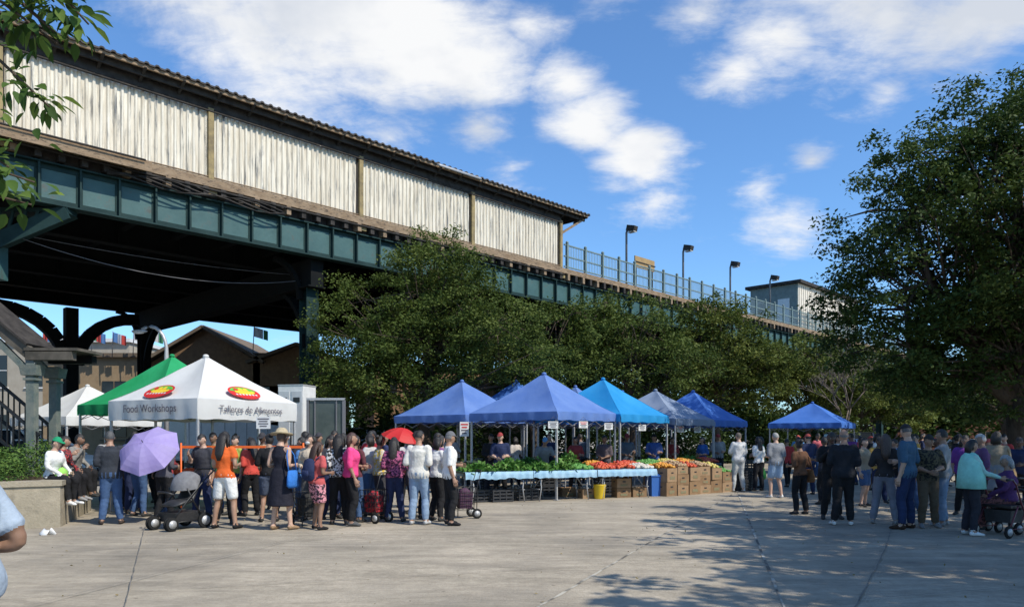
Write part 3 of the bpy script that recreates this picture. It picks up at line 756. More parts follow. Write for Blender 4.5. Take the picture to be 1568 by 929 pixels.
    for a in acc:
        if isinstance(a, tuple):
            kind, ac = a; am = cmat(ac)
            if kind == 'backpack':
                ex.add(loft([up((0,-.20,.98)), up((0,-.215,1.02)), up((0,-.225,1.2)), up((0,-.20,1.36)), up((0,-.185,1.40))], [(.10,.05),(.15,.085),(.15,.09),(.13,.07),(.07,.03)], 14), am, True)
                ex.add(loft([up((0,-.30,1.03)), up((0,-.31,1.10)), up((0,-.30,1.18))], [(.08,.02),(.11,.03),(.09,.02)], 10), am, True)
                for s in (-1, 1): ex.tube([up((s*.1,-.13,1.38)), up((s*.12,-.02,1.455)), up((s*.125,.115,1.36)), up((s*.13,.135,1.2)), up((s*.165,.02,1.06)), up((s*.13,-.13,1.03))], .014, am, 6)
            if kind == 'bag':
                ex.add(loft([up((.27,-.02,.74)), up((.27,-.02,.78)), up((.265,-.02,.9)), up((.26,-.02,1.02)), up((.25,-.02,1.04))], [(.03,.12),(.06,.16),(.055,.15),(.03,.13),(.01,.11)], 12), am, True)
                ex.tube([up((.255,-.12,1.02)), up((.2,-.1,1.3)), up((.16,-.01,1.455)), up((.2,.1,1.3)), up((.255,.1,1.02))], .012, am, 6)
            if kind == 'lapbag':
                ex.add(loft([up((.02,.20,.90)), up((.02,.22,.96)), up((.02,.22,1.06)), up((.03,.2,1.12))], [(.12,.08),(.15,.10),(.11,.07),(.03,.03)], 12), am, True)
            if kind == 'plasticbag':
                s, E, Wt = hands[1]; b0 = Wt+(Wt-E).normalized()*.1
                ex.add(loft([tuple(b0+Vector((0,0,.02))), tuple(b0+Vector((0,0,-.1))), tuple(b0+Vector((0,0,-.22))), tuple(b0+Vector((0,0,-.36))), tuple(b0+Vector((0,0,-.4)))], [(.01,.03),(.05,.09),(.10,.13),(.10,.12),(.05,.07)], 10), am, True)
            if kind == 'shawl':
                ex.add(loft([up((0,-.02,1.50)), up((0,-.02,1.44)), up((0,-.01,1.32)), up((0,0,1.1)), up((0,0,.85))], [(.07,.07),(.18,.12),(.25,.17),(.29,.2),(.31,.22)], 20), am, True)
    exV = [Vector(v)*k for v in ex.V]
    d2 = math.hypot(x, y)
    me = bpy.data.meshes.new('src'); me.from_pydata(src_V, [], src_F); me.update()
    ob = bpy.data.objects.new('src', me); COL.objects.link(ob)
    md = ob.modifiers.new('r', 'REMESH'); md.mode = 'VOXEL'; md.voxel_size = .009 if d2 < 6 else (.016 if d2 < 17 else .026); md.use_smooth_shade = True
    sm = ob.modifiers.new('s', 'SMOOTH'); sm.factor = .5; sm.iterations = 3
    PEOPLE.append((name, ob, src_V, src_L, mats, exV, ex, (x, y, z), yaw))

W_=(.74,.74,.72); BK=(.018,.018,.02); NV=(.025,.035,.085); JN=(.06,.11,.22); LJ=(.24,.33,.46); GR=(.22,.23,.24)
P = person
P('seated_woman',-8.60,14.05,-100,1.62,top=W_,sleeve=1,botc=BK,shoe=W_,skin='l',hair='cap',hatc=(.02,.28,.13),arms=('lap','lap'),legs='sit',seat=.82,fem=True,lean=.12,acc=(('lapbag',(.30,.62,.12)),))
P('seated_woman',-8.92,14.85,-92,1.64,top=(.04,.03,.04),top2=(.35,.05,.05),sleeve=1,botc=BK,shoe=(.3,.3,.3),skin='m',hair='bob',arms=('lap','phone'),legs='sit',seat=.82,fem=True,lean=.1)
P('seated_man',-9.2,15.7,-90,1.7,top=(.25,.24,.22),sleeve=1,botc=BK,skin='t',hair='short',arms=('lap','face'),legs='sit',seat=.82,lean=.2)
P('man',-7.42,13.9,25,1.71,top=(.035,.04,.05),sleeve=1,botc=JN,shoe=(.08,.06,.05),skin='m',hair='short',hairc=(.05,.05,.05),arms=('bent','bent'),g=1.1)
P('woman',-6.62,14.3,-10,1.62,top=(.1,.1,.12),sleeve=1,botc=BK,skin='m',hair='long',arms=('up','bent'),fem=True)
P('woman',-5.06,13.25,-8,1.70,top=(.68,.13,.03),sleeve=.25,bot='shorts',botc=W_,shoe=BK,skin='m',hair='long',arms=('bent','bent'),fem=True,g=1.05,legs='wide')
P('woman',-4.62,14.3,20,1.66,top=BK,sleeve=.5,bot='shorts',botc=(.08,.1,.15),skin='m',hair='bun',arms=('front','bent'),fem=True)
P('woman',-4.02,13.05,-20,1.72,top=(.02,.02,.03),sleeve=0,bot='dress',skin='l',hair='hat',hairc=(.05,.03,.02),shoe=(.3,.2,.12),arms=('bent','bent'),fem=True,acc=(('bag',(.04,.18,.55)),))
P('woman',-3.86,14.4,170,1.66,top=(.55,.46,.35),sleeve=1,botc=(.1,.1,.1),skin='l',hair='bob',arms=('front','front'),fem=True,acc=('mask',))
P('woman',-3.40,13.1,-35,1.52,top=(.50,.10,.10),sleeve=.3,bot='shorts',botc=(.65,.28,.32),bot2=(.04,.03,.04),shoe=BK,skin='t',hair='long',hairc=(.03,.015,.01),arms=('bent','bent'),fem=True,acc=(('backpack',NV),),g=1.08)
P('woman',-3.20,13.9,10,1.66,top=(.6,.6,.6),top2=(.03,.03,.03),sleeve=.6,botc=BK,skin='m',hair='long',arms=('bent','down'),fem=True)
P('woman',-2.94,13.7,-80,1.68,top=(.80,.07,.24),sleeve=.55,botc=BK,shoe=(.1,.1,.1),skin='m',hair='bob',hairc=(.04,.02,.015),arms=('bent','down'),fem=True,g=1.12)
P('woman',-2.62,14.9,-60,1.62,top=(.60,.42,.08),top2=(.5,.5,.48),sleeve=.5,botc=(.06,.06,.07),skin='t',hair='bun',arms=('front','bent'),fem=True,g=1.1)
P('woman',-2.24,14.35,5,1.60,top=(.05,.02,.05),top2=(.38,.10,.20),sleeve=.6,botc=NV,skin='t',hair='long',arms=('bent','down'),fem=True,acc=(('bag',(.03,.03,.04)),),g=1.12)
P('man',-1.72,13.85,-15,1.72,top=(.70,.68,.62),sleeve=.5,botc=LJ,shoe=(.5,.5,.5),skin='m',hair='short',arms=('bent','bent'),g=1.08)
P('woman',-1.45,14.5,-40,1.60,top=W_,sleeve=.5,botc=BK,skin='t',hair='bob',arms=('bent','down'),fem=True,g=1.1)
P('man',-1.15,13.8,-75,1.70,top=(.78,.78,.77),sleeve=.5,botc=BK,shoe=BK,skin='m',hair='cap',hairc=(.1,.1,.1),hatc=(.15,.15,.16),arms=('bent','down'))
for i,(x,y,yw,h,tp_,fm,hr_) in enumerate([(-7.9,17.0,200,1.68,(.5,.1,.08),1,'bob'),(-6.3,15.9,170,1.7,(.04,.25,.12),0,'short'),(-5.75,15.6,150,1.63,(.40,.45,.1),1,'bun'),
     (-5.35,15.4,40,1.6,(.6,.08,.06),1,'long'),(-4.9,16.2,190,1.7,BK,0,'cap'),(-4.3,15.6,30,1.72,(.04,.04,.05),0,'short'),(-3.9,16.6,180,1.75,W_,0,'short'),(-3.5,15.5,-20,1.68,(.2,.2,.22),1,'long'),
     (-3.15,16.8,150,1.74,(.45,.04,.05),0,'short'),(-2.75,16.0,-60,1.7,(.03,.04,.10),0,'short'),(-2.9,15.3,60,1.66,(.5,.5,.5),1,'bob'),(-2.1,15.9,90,1.62,(.60,.35,.28),1,'pony'),(-1.5,15.8,-10,1.64,(.25,.1,.25),1,'bob'),
     (-9.6,17.8,-120,1.7,(.3,.3,.32),0,'short'),(-7.1,18.6,180,1.68,(.05,.25,.1),0,'cap'),(-8.4,16.5,30,1.6,(.08,.06,.06),1,'bob'),(-7.0,15.2,-30,1.66,(.30,.05,.06),1,'bun'),
     (-6.0,14.6,160,1.66,(.05,.05,.06),0,'short'),(-5.6,16.9,180,1.7,(.4,.3,.2),0,'cap'),(-4.15,14.9,70,1.6,(.08,.2,.45),1,'pony'),(-3.6,14.9,-150,1.64,(.04,.04,.05),1,'long'),(-1.9,14.9,-40,1.72,(.1,.12,.2),0,'short'),
     (-7.6,15.3,-15,1.64,(.45,.43,.40),1,'long'),(-8.0,15.9,20,1.72,(.05,.07,.16),0,'short'),(-5.35,14.0,-170,1.6,(.10,.22,.12),1,'bob'),(-4.45,17.3,170,1.7,(.5,.35,.1),0,'cap'),(-3.3,17.8,10,1.76,(.1,.1,.12),0,'short'),
     (-2.4,17.2,30,1.64,(.55,.52,.5),1,'pony'),(-1.7,17.0,-90,1.7,(.05,.12,.2),0,'short'),(-6.6,17.9,160,1.66,(.4,.06,.2),1,'bun'),(-9.0,18.6,170,1.7,(.06,.06,.07),0,'short'),(-3.0,14.3,-30,1.63,(.12,.04,.05),1,'pony')]):
    P('woman' if fm else 'man',x,y,yw,h,top=tp_,sleeve=(.5,1,.6)[i%3],botc=(BK,JN,NV)[i%3],skin='mtldm'[i%5],hair=hr_,arms=(('bent','down'),('front','front'),('down','phone'))[i%3],fem=bool(fm),g=1+.1*(i%3)/2, hatc=(.05,.05,.06))
P('market_vendor',.85,20.9,190,1.66,top=(.20,.21,.22),sleeve=.5,botc=BK,skin='m',hair='cap',hatc=(.12,.3,.5),arms=('out','out'),lean=.35)
P('market_vendor',2.75,22.3,150,1.66,top=(.12,.10,.11),sleeve=.5,botc=BK,skin='t',hair='short',arms=('front','front'))
P('market_vendor',4.6,24.4,170,1.7,top=(.05,.1,.3),sleeve=.5,skin='m',hair='cap',hatc=BK,arms=('bent','front'))
P('woman',6.4,25.2,120,1.62,top=(.04,.12,.35),sleeve=.5,skin='m',hair='bob',arms=('bent','front'),fem=True)
P('man',-.6,21.6,180,1.7,top=BK,sleeve=1,skin='t',hair='short',arms=('front','front'))
for i,(x,y,yw,fm) in enumerate([(1.9,22.6,170,1),(3.6,23.6,190,0),(-1.9,23.3,160,0),(.1,24.2,30,1),(1.2,24.8,200,0),(5.6,26.2,150,1),(2.4,26.4,20,0),(7.3,26.6,170,0),(4.0,27.3,90,1),(-.3,19.9,175,0)]):
    P('woman' if fm else 'man',x,y,yw,1.62+.1*(1-fm),top=[(.35,.06,.06),(.1,.12,.15),(.3,.3,.3),(.5,.45,.4),NV][i%5],sleeve=.5,botc=BK,skin='mtmdl'[i%5],hair='bob' if fm else ('short','cap')[i%2],hatc=(.3,.05,.05),arms=('bent','front'),fem=bool(fm))
P('man',6.75,22.4,10,1.74,top=(.58,.58,.58),sleeve=1,botc=(.5,.51,.5),shoe=W_,skin='l',hair='short',hairc=(.1,.08,.06),arms=('front','front'),g=1.1)
P('woman',7.42,22.6,20,1.62,top=W_,sleeve=.5,botc=BK,skin='m',hair='long',arms=('bent','down'),fem=True,acc=(('plasticbag',(.1,.4,.1)),))
P('woman',7.9,23.8,60,1.62,top=(.06,.35,.15),sleeve=.5,botc=BK,skin='m',hair='bob',arms=('bent','down'),fem=True)
P('man',7.02,20.0,12,1.72,top=(.22,.23,.25),sleeve=.5,bot='shorts',botc=(.28,.40,.56),shoe=W_,skin='l',hair='short',hairc=(.2,.2,.19),arms=('bent','down'),g=1.1)
P('woman',6.02,15.7,20,1.55,top=(.14,.07,.04),sleeve=.5,botc=BK,skin='t',hair='bun',arms=('bent','bent'),fem=True,acc=(('bag',(.22,.11,.05)),))
P('man',6.05,13.7,-15,1.74,top=(.02,.022,.028),sleeve=1,botc=BK,shoe=W_,skin='m',hair='bald',hairc=(.1,.1,.1),arms=('bent','bent'),g=1.12)
P('man',6.3,14.8,170,1.70,top=BK,sleeve=1,botc=BK,skin='d',hair='short',arms=('front','phone'))
P('woman',6.92,13.95,-35,1.66,top=(.05,.045,.045),sleeve=.5,botc=(.24,.25,.30),shoe=(.3,.3,.3),skin='l',hair='long',hairc=(.05,.03,.02),arms=('bent','front'),fem=True,legs='wide')
P('man',6.92,13.15,40,1.82,top=(.05,.11,.18),sleeve=.5,botc=(.025,.04,.10),shoe=(.05,.03,.02),skin='l',hair='cap',hairc=(.05,.05,.05),hatc=(.03,.03,.03),arms=('down','bent'))
P('man',7.42,13.4,170,1.64,top=(.09,.08,.05),top2=(.02,.02,.02),sleeve=.6,botc=(.12,.09,.06),shoe=(.25,.25,.25),skin='m',hair='cap',hatc=(.04,.04,.04),arms=('front','front'),g=1.05)
P('man',7.86,13.7,60,1.74,top=(.30,.31,.32),sleeve=.5,botc=LJ,shoe=(.4,.4,.4),skin='m',hair='short',arms=('front','bent'),g=1.08)
P('woman',7.55,12.35,-95,1.56,top=(.35,.6,.55),sleeve=1,botc=(.03,.03,.04),shoe=W_,skin='m',hair='bob',arms=('out','out'),fem=True,acc=(('shawl',(.30,.68,.60)),),g=1.05)
P('seated_woman',8.25,12.5,60,1.6,top=(.10,.04,.13),sleeve=1,botc=(.06,.03,.03),bot2=(.2,.08,.08),skin='m',hair='bob',hairc=(.2,.2,.2),arms=('lap','lap'),legs='sit',seat=.50,fem=True,g=1.2)
P('man',8.75,14.0,70,1.66,top=(.14,.07,.16),sleeve=1,botc=BK,skin='m',hair='short',hairc=(.25,.25,.25),arms=('bent','down'),g=1.2)
CROWD = [(8.8,24),(10.3,27),(8.3,21),(11.8,29),(7.5,18),(10.0,23),(11.3,25),(8.2,17.5),(13.4,28),(10.7,22),(9.7,19),(13.5,26),(11.3,21),(16.4,30),(10.2,18),(14.2,24),(16.1,27),(11.7,19.5),(18.8,31),(13.7,22),
         (10.8,17),(16.7,26),(13.1,20),(19.3,29),(10.8,16),(15.3,33),(15.2,36),(13.2,34),(9.35,15.5),(9.7,15),(7.9,15.2),(8.6,16.2),(12.2,32),(17.6,33),(9.0,18.4),(12.6,18.2)]
for i, (xx, yy) in enumerate(CROWD):
    fm = i % 2; cl = [(.45,.05,.05),BK,(.6,.6,.6),NV,(.08,.25,.5),(.30,.25,.18),(.04,.04,.05),(.55,.33,.08),W_,(.16,.05,.25),(.5,.12,.14)][(i*7) % 11]
    P('woman' if fm else 'man', xx, yy, (37*i*5) % 360, 1.56+.22*((i*13 % 10)/10), top=cl, sleeve=(.5,1,.5,.2)[i % 4], botc=(BK,JN,NV,GR)[(i*3) % 4], bot=('pants','pants','shorts','pants','skirt')[i % 5] if fm else 'pants', skin='mtlmd'[i % 5],
      hair=('short','long','cap','bob','short','bun')[i % 6] if not fm else ('long','bob','bun','pony')[i % 4], arms=(('bent','down'),('front','front'),('down','phone'),('hip','down'))[i % 4], fem=bool(fm), legs=('stand','stride')[i % 3 == 0], acc=((('bag',(.3,.2,.1)),) if i % 4 == 1 else ()), g=1+.12*(i % 2), hatc=(.5,.1,.08))
P('man',-2.56,3.5,88,1.66,top=(.36,.43,.52),sleeve=.36,botc=LJ,shoe=BK,skin='t',hair='short',arms=('back','back'),legs='stride',g=1.14,hy=1,lean=.08)

dg = bpy.context.evaluated_depsgraph_get(); dg.update()
for (name, ob, sv, sl2, mats, exV, ex, loc, yaw) in PEOPLE:
    ev = ob.evaluated_get(dg); me = ev.to_mesh()
    nv = len(me.vertices); A = np.empty(nv*3, np.float32); me.vertices.foreach_get('co', A)
    polys = [tuple(p_.vertices) for p_ in me.polygons]
    A = A.reshape(-1, 3)
    kd = kdtree.KDTree(len(sv))
    for i, q in enumerate(sv): kd.insert(q, i)
    kd.balance()
    vl = [sl2[kd.find(Vector(q))[1]] for q in A.tolist()]
    I = []
    for f in polys:
        c = [vl[i] for i in f]; I.append(max(set(c), key=c.count))
    ev.to_mesh_clear()
    Vv = []
    for q, l in zip(A.tolist(), vl):
        if l < 2:
            a_ = noise.noise(Vector((q[0]*9, q[1]*9, q[2]*5+yaw)))*.013+noise.noise(Vector((q[0]*24, q[1]*24, q[2]*14+yaw)))*.005
            r_ = math.hypot(q[0], q[1])+.05; Vv.append((q[0]+q[0]/r_*a_, q[1]+q[1]/r_*a_, q[2]))
        else: Vv.append(tuple(q))
    V = Vv+[tuple(q) for q in exV]
    F = polys+[tuple(i+nv for i in f) for f in ex.F]
    off = len(mats); I2 = I+[off+i for i in ex.I]
    nm = bpy.data.meshes.new(name); nm.from_pydata(V, [], F)
    for m in mats+ex.mats: nm.materials.append(m)
    nm.polygons.foreach_set('material_index', I2); nm.polygons.foreach_set('use_smooth', [True]*len(F)); nm.update()
    o2 = bpy.data.objects.new(name, nm); COL.objects.link(o2); o2.location = loc; o2.rotation_euler = (0, 0, R(yaw))
    om = ob.data; bpy.data.objects.remove(ob); bpy.data.meshes.remove(om)

# ------------------------------------------------------------------ tents
def tent(name, x, y, hd, ca, eave, peak, val, m, seed=0, flut=1.0):
    mb = MB(); A = [Vector((x+hd*math.cos(R(ca+90*i)), y+hd*math.sin(R(ca+90*i)), 0)) for i in range(4)]
    C = Vector((x, y, 0)); nu, nv = 16, 14
    for i in range(4):
        a, b = A[i], A[(i+1) % 4]; V = []; F = []
        for v_ in range(nv+1):
            r_ = 1-v_/nv
            for u_ in range(nu+1):
                s = u_/nu; q = C+(a.lerp(b, s)-C)*r_
                f_ = (1-r_); ht_ = eave+(peak-eave)*(f_**1.12)
                ht_ -= .08*math.sin(math.pi*s)*math.sin(math.pi*min(1, r_))
                ht_ += .028*noise.noise(Vector((q.x*1.8, q.y*1.8, seed)))*(1 if 0 < v_ < nv else 0)
                if 0 < v_ < nv: ht_ += .008*math.sin(s*40+seed)*r_*abs(2*s-1)
                V.append((q.x, q.y, ht_))
        for v_ in range(nv):
            for u_ in range(nu):
                o = v_*(nu+1)+u_; F.append((o, o+1, o+nu+2, o+nu+1))
        mb.add((V, F), m, True)
        V = []; F = []; nn = 28; nrm = Vector(((b-a).y, -(b-a).x, 0)).normalized()
        for u_ in range(nn+1):
            s = u_/nn; q = a.lerp(b, s); wv = (.018*math.sin(u_*1.3+seed)+.015*noise.noise(q*2))*flut
            V.append((q.x, q.y, eave)); V.append((q.x+nrm.x*(wv+.01), q.y+nrm.y*(wv+.01), eave-val*.5)); V.append((q.x+nrm.x*wv*1.5, q.y+nrm.y*wv*1.5, eave-val-.012*math.sin(u_*.9)))
        for u_ in range(nn): F += [(3*u_, 3*u_+1, 3*u_+4, 3*u_+3), (3*u_+1, 3*u_+2, 3*u_+5, 3*u_+4)]
        mb.add((V, F), m, True)
    mb.ball((x, y, peak-.01), (.07,.07,.05), m, 10, 6)
    for i in range(4):
        a = A[i].lerp(C, .03); b = A[(i+1) % 4].lerp(C, .03)
        mb.box((a.x, a.y, eave/2-.03), (.045,.045,eave-.04), galv, rz=R(ca+45)); mb.box((a.x, a.y, .85), (.06,.06,.12), blackp, rz=R(ca+45)); mb.box((a.x, a.y, .008), (.14,.14,.012), galv, rz=R(ca+45))
        n = 4; zt, zb = eave-.08, eave-.36
        for k_ in range(n):
            p0 = a.lerp(b, k_/n); p1 = a.lerp(b, (k_+1)/n)
            for (z0, z1) in ((zt, zb), (zb, zt)): mb.beam((p0.x,p0.y,z0),(p1.x,p1.y,z1),.014,.014,dgalv)
        mb.beam((a.x,a.y,eave-.08),(C.x,C.y,peak-.22),.02,.02,dgalv)
    mb.build(name)
    return A
tb = mat('blue_canopy', (.055,.165,.52), (.085,.21,.60), 1.3, .7, .3, 5, transl=.22)
tb2 = mat('periwinkle_canopy', (.11,.21,.52), (.16,.27,.58), 1.3, .7, .3, 5, transl=.22)
tc_ = mat('cyan_canopy', (.02,.27,.62), (.04,.33,.68), 1.3, .7, .3, 5, transl=.22)
tg = mat('greyblue_canopy', (.19,.25,.36), (.26,.32,.43), 1.3, .75, .3, 5, transl=.15)
twh = mat('white_canopy', (.68,.68,.66), (.62,.62,.60), 1.1, .7, .25, 5, transl=.15)
tgr = mat('green_canopy', (.02,.32,.11), (.035,.38,.15), 1.3, .7, .3, 5, transl=.22)
ca = -83.5
tent('blue_canopy_tent', .91,21.3,2.12,ca,2.28,3.42,.22,tb2,seed=1)
tent('blue_canopy_tent', 2.85,23.5,2.12,ca,2.28,3.45,.22,tc_,seed=2)
tent('grey_canopy_tent', 4.95,25.9,2.12,ca,2.22,3.25,.22,tg,seed=3)
tent('blue_canopy_tent', 6.8,28.2,2.12,ca,2.22,3.35,.22,tb,seed=4)
tent('blue_canopy_tent', -1.6,24.0,2.15,ca,2.28,3.42,.22,tb2,seed=5)
tent('blue_canopy_tent', .15,26.3,2.12,ca,2.3,3.6,.22,tb,seed=6)
tent('blue_canopy_tent', 2.4,28.4,2.12,ca,2.3,3.55,.22,tb2,seed=7)
tent('blue_canopy_tent', 4.5,30.6,2.12,ca,2.3,3.5,.22,tb,seed=8)
tent('blue_canopy_tent', 13.6,34,2.15,-80,2.25,3.20,.22,tb,seed=9)
tent('green_canopy_tent', -8.6,19.0,2.15,-75,2.40,3.68,.25,tgr,seed=10)
tent('white_canopy_tent', -13.0,23.0,2.1,-75,2.2,3.2,.25,twh,seed=12)
WA = tent('white_canopy_tent', -6.93,17.0,1.98,-72.4,2.40,3.45,.42,twh,seed=11,flut=.6)
wt = bpy.data.objects['white_canopy_tent.001']
ltm = mat('lettering', (.13,.12,.14), rough=.8); lr = mat('logo_red', (.55,.03,.03), rough=.7); lg = mat('logo_green', (.10,.42,.06), rough=.7); ly = mat('logo_yellow', (.75,.5,.04), rough=.7)
def slope_frame(a, b, C, eave, peak):
    ex_ = (b-a).normalized(); mid = (a+b)/2; inn = (C-mid); Ls = math.sqrt(inn.length**2+(peak-eave)**2); s = (inn+Vector((0,0,peak-eave)))/Ls
    return mid+Vector((0,0,eave)), ex_, s, ex_.cross(s)
Cc = Vector((-6.93,17.0,0))
for (a, b, txt) in ((WA[3], WA[0], 'Food Workshops'), (WA[0], WA[1], 'Talleres de Alimentos')):
    o, exv, sv_, nv_ = slope_frame(a, b, Cc, 2.40, 3.45)
    mb = MB()
    def ell(cx, cy, rx, ry, off, m, a0=0, a1=2*math.pi, n=28):
        V = [o+exv*cx+sv_*cy+nv_*off]
        for i in range(n+1):
            th = a0+(a1-a0)*i/n; V.append(o+exv*(cx+rx*math.cos(th))+sv_*(cy+ry*math.sin(th))+nv_*off)
        mb.add((V, [(0, i+1, i+2) for i in range(n)]), m)
    ell(0,.27,.43,.24,.030,lr); ell(0,.30,.36,.17,.034,lg,.1,math.pi-.1); ell(.02,.28,.28,.08,.038,ly); ell(0,.16,.34,.08,.034,lr)
    for q in (-.18,-.05,.09,.2): ell(q,.37,.06,.05,.042,(ly,lr,lg,lr)[int(q*10)%4])
    for q in range(7): ell(-.27+.09*q,.18,.03,.026,.040,twh)
    mb.build('logo', wt)
    cu = bpy.data.curves.new('lettering', 'FONT'); cu.body = txt; cu.size = .235 if len(txt) < 16 else .20; cu.align_x = 'CENTER'; cu.extrude = .002; cu.offset = 0
    to = bpy.data.objects.new('tmp', cu); COL.objects.link(to)
    dg = bpy.context.evaluated_depsgraph_get(); me = bpy.data.meshes.new_from_object(to.evaluated_get(dg)); bpy.data.objects.remove(to)
    me.materials.clear(); me.materials.append(ltm)
    out = Vector((exv.y, -exv.x, 0)); bas = (a+b)/2+Vector((0,0,2.40-.26))+out*.05
    Mx = Matrix((( exv.x, 0, out.x, bas.x), (exv.y, 0, out.y, bas.y), (0, 1, 0, bas.z), (0,0,0,1)))
    lo_ = bpy.data.objects.new('lettering', me); COL.objects.link(lo_); lo_.matrix_world = Mx; lo_.parent = wt

# ------------------------------------------------------------------ produce stalls
cloth = mat('blue_tablecloth', (.25,.42,.55), (.34,.50,.62), 4, .85, .3, 12)
def pm(n_, c, c2): return mat(n_, c, c2, 8, .45)
tom = pm('tomato', (.45,.03,.015), (.55,.10,.02)); grn = pm('pepper_green', (.06,.20,.03), (.12,.30,.05)); org = pm('orange_fruit', (.6,.22,.02), (.6,.3,.03)); yel = pm('corn_yellow', (.55,.42,.08), (.5,.45,.15)); pot = pm('potato', (.32,.20,.10), (.4,.27,.15)); prp = pm('beet', (.16,.02,.07), (.2,.04,.1)); wht = pm('onion', (.6,.57,.5), (.5,.42,.33))
leafg = leafmat('salad_leaf', (.03,.10,.015), (.08,.20,.035), (.20,.34,.09), .2)
def heap(mb, c, wd, dp, ht_, m, r, n, rz):
    rd = random.Random(int(c[0]*97+c[1]*31)); Rm = Matrix.Rotation(rz, 3, 'Z')
    for i in range(n):
        a = rd.uniform(-1, 1); b = rd.uniform(-1, 1); zz = ht_*(1-max(abs(a), abs(b))**2)*rd.uniform(.6, 1)
        mb.ball(Vector(c)+Rm @ Vector((a*wd/2, b*dp/2, zz+r*.6)), (r*rd.uniform(.8,1.2), r*rd.uniform(.8,1.2), r*rd.uniform(.75,1)), m, 7, 5)
def greens(C0, wd, dp, ht_, n, rz, parent, size=.13):
    a = rng.uniform(-1, 1, n); b = rng.uniform(-1, 1, n); zz = ht_*(1-np.maximum(abs(a), abs(b))**2)*rng.uniform(.2, 1.1, n)
    c_, s_ = math.cos(rz), math.sin(rz); X = a*wd/2; Y = b*dp/2
    C = np.column_stack([C0[0]+X*c_-Y*s_, C0[1]+X*s_+Y*c_, C0[2]+zz])
    bunch = (np.sin(X*14)*.25+.5+rng.normal(0, .2, n)).clip(0, 1)
    return leaf_obj('greens', C, size, bunch, leafg, parent, droop=-.3, width=.6)
def table(x, y, rz, Lt, items, dp=.8, clothm=cloth, h=.76):
    mb = MB(); Rm = Matrix.Rotation(rz, 3, 'Z'); B = Vector((x, y, 0))
    def T_(a, b, c): return B+Rm @ Vector((a, b, c))
    mb.box(T_(0,0,h-.02), (Lt, dp, .035), blackp, rz=rz)
    V = []; F = []; n = 40
    rowsp = [(-dp/2-.03, -.17), (-dp/2-.025, -.08), (-dp/2-.01, .006), (0, .008), (dp/2+.01, .006), (dp/2+.025, -.12)]
    for i in range(n+1):
        s = -Lt/2-.02+(Lt+.04)*i/n
        for jx, (b, c) in enumerate(rowsp):
            q = T_(s, b+(.02*math.sin(i*1.3+x) if c < -.03 else 0), h+c+(.035*noise.noise(Vector((i*.35, x, 0))) if c < -.1 else 0)); V.append(tuple(q))
    k = len(rowsp)
    for i in range(n):
        for q in range(k-1): F.append((i*k+q, i*k+k+q, i*k+k+q+1, i*k+q+1))
    mb.add((V, F), clothm, True)
    for sx in (-Lt/2+.18, Lt/2-.18):
        for sy in (-dp/2+.08, dp/2-.08):
            mb.tube([T_(sx,sy,h-.04), T_(sx+(.05 if sx < 0 else -.05),sy,.35), T_(sx,sy,.0)], .016, galv, 6)
        mb.tube([T_(sx,-dp/2+.08,.3), T_(sx,dp/2-.08,.3)], .012, galv, 6)
        mb.tube([T_(sx,0,.34), T_(sx*.55,0,h-.04)], .010, galv, 6)
    gl = []
    nI = len(items)
    for i, it in enumerate(items):
        cx = -Lt/2+Lt*(i+.5)/nI; wd = Lt/nI*.9
        c = T_(cx, 0, h+.02)
        if it[0] == 'g': gl.append((c, wd, it[1]))
        else: heap(mb, c, wd, dp*.85, it[1], it[0], it[2], int(wd*dp/(it[2]**2)*.8), rz)
    ob = mb.build('produce_table')
    for c, wd, ht_ in gl: greens(c, wd, dp*.95, ht_, int(900*wd), rz, ob)
RZ = R(22)
table(-.45,18.85,RZ,1.75,[('g',.16),('g',.22)])
table(1.22,19.52,RZ,1.75,[('g',.14),('g',.2),(grn,.10,.045)])
table(2.90,20.20,RZ,1.75,[(tom,.14,.045),(tom,.16,.045),(wht,.1,.04)])
table(.2,20.3,RZ,1.5,[(prp,.1,.045),('g',.25)],.7,blackp)
table(1.9,21.1,RZ,1.6,[('g',.35),(org,.14,.045)],.7,blackp)
table(3.7,22.1,R(35),1.8,[(tom,.12,.045),(grn,.14,.05)],.8,blackp)
table(5.0,23.3,R(42),1.8,[(yel,.14,.05),(org,.14,.045)],.8,blackp)
table(-1.6,22.2,RZ,1.6,[(tom,.1,.045),(yel,.1,.05)],.7,blackp)
table(6.0,24.6,R(42),1.8,[('g',.2),(tom,.14,.045)],.8,blackp)
table(-6.9,16.9,R(-27),1.8,[(tom,.08,.045),('g',.14)],.7,twh)
table(-5.4,18.0,R(-27),1.8,[(org,.08,.045),('g',.14)],.7,twh)

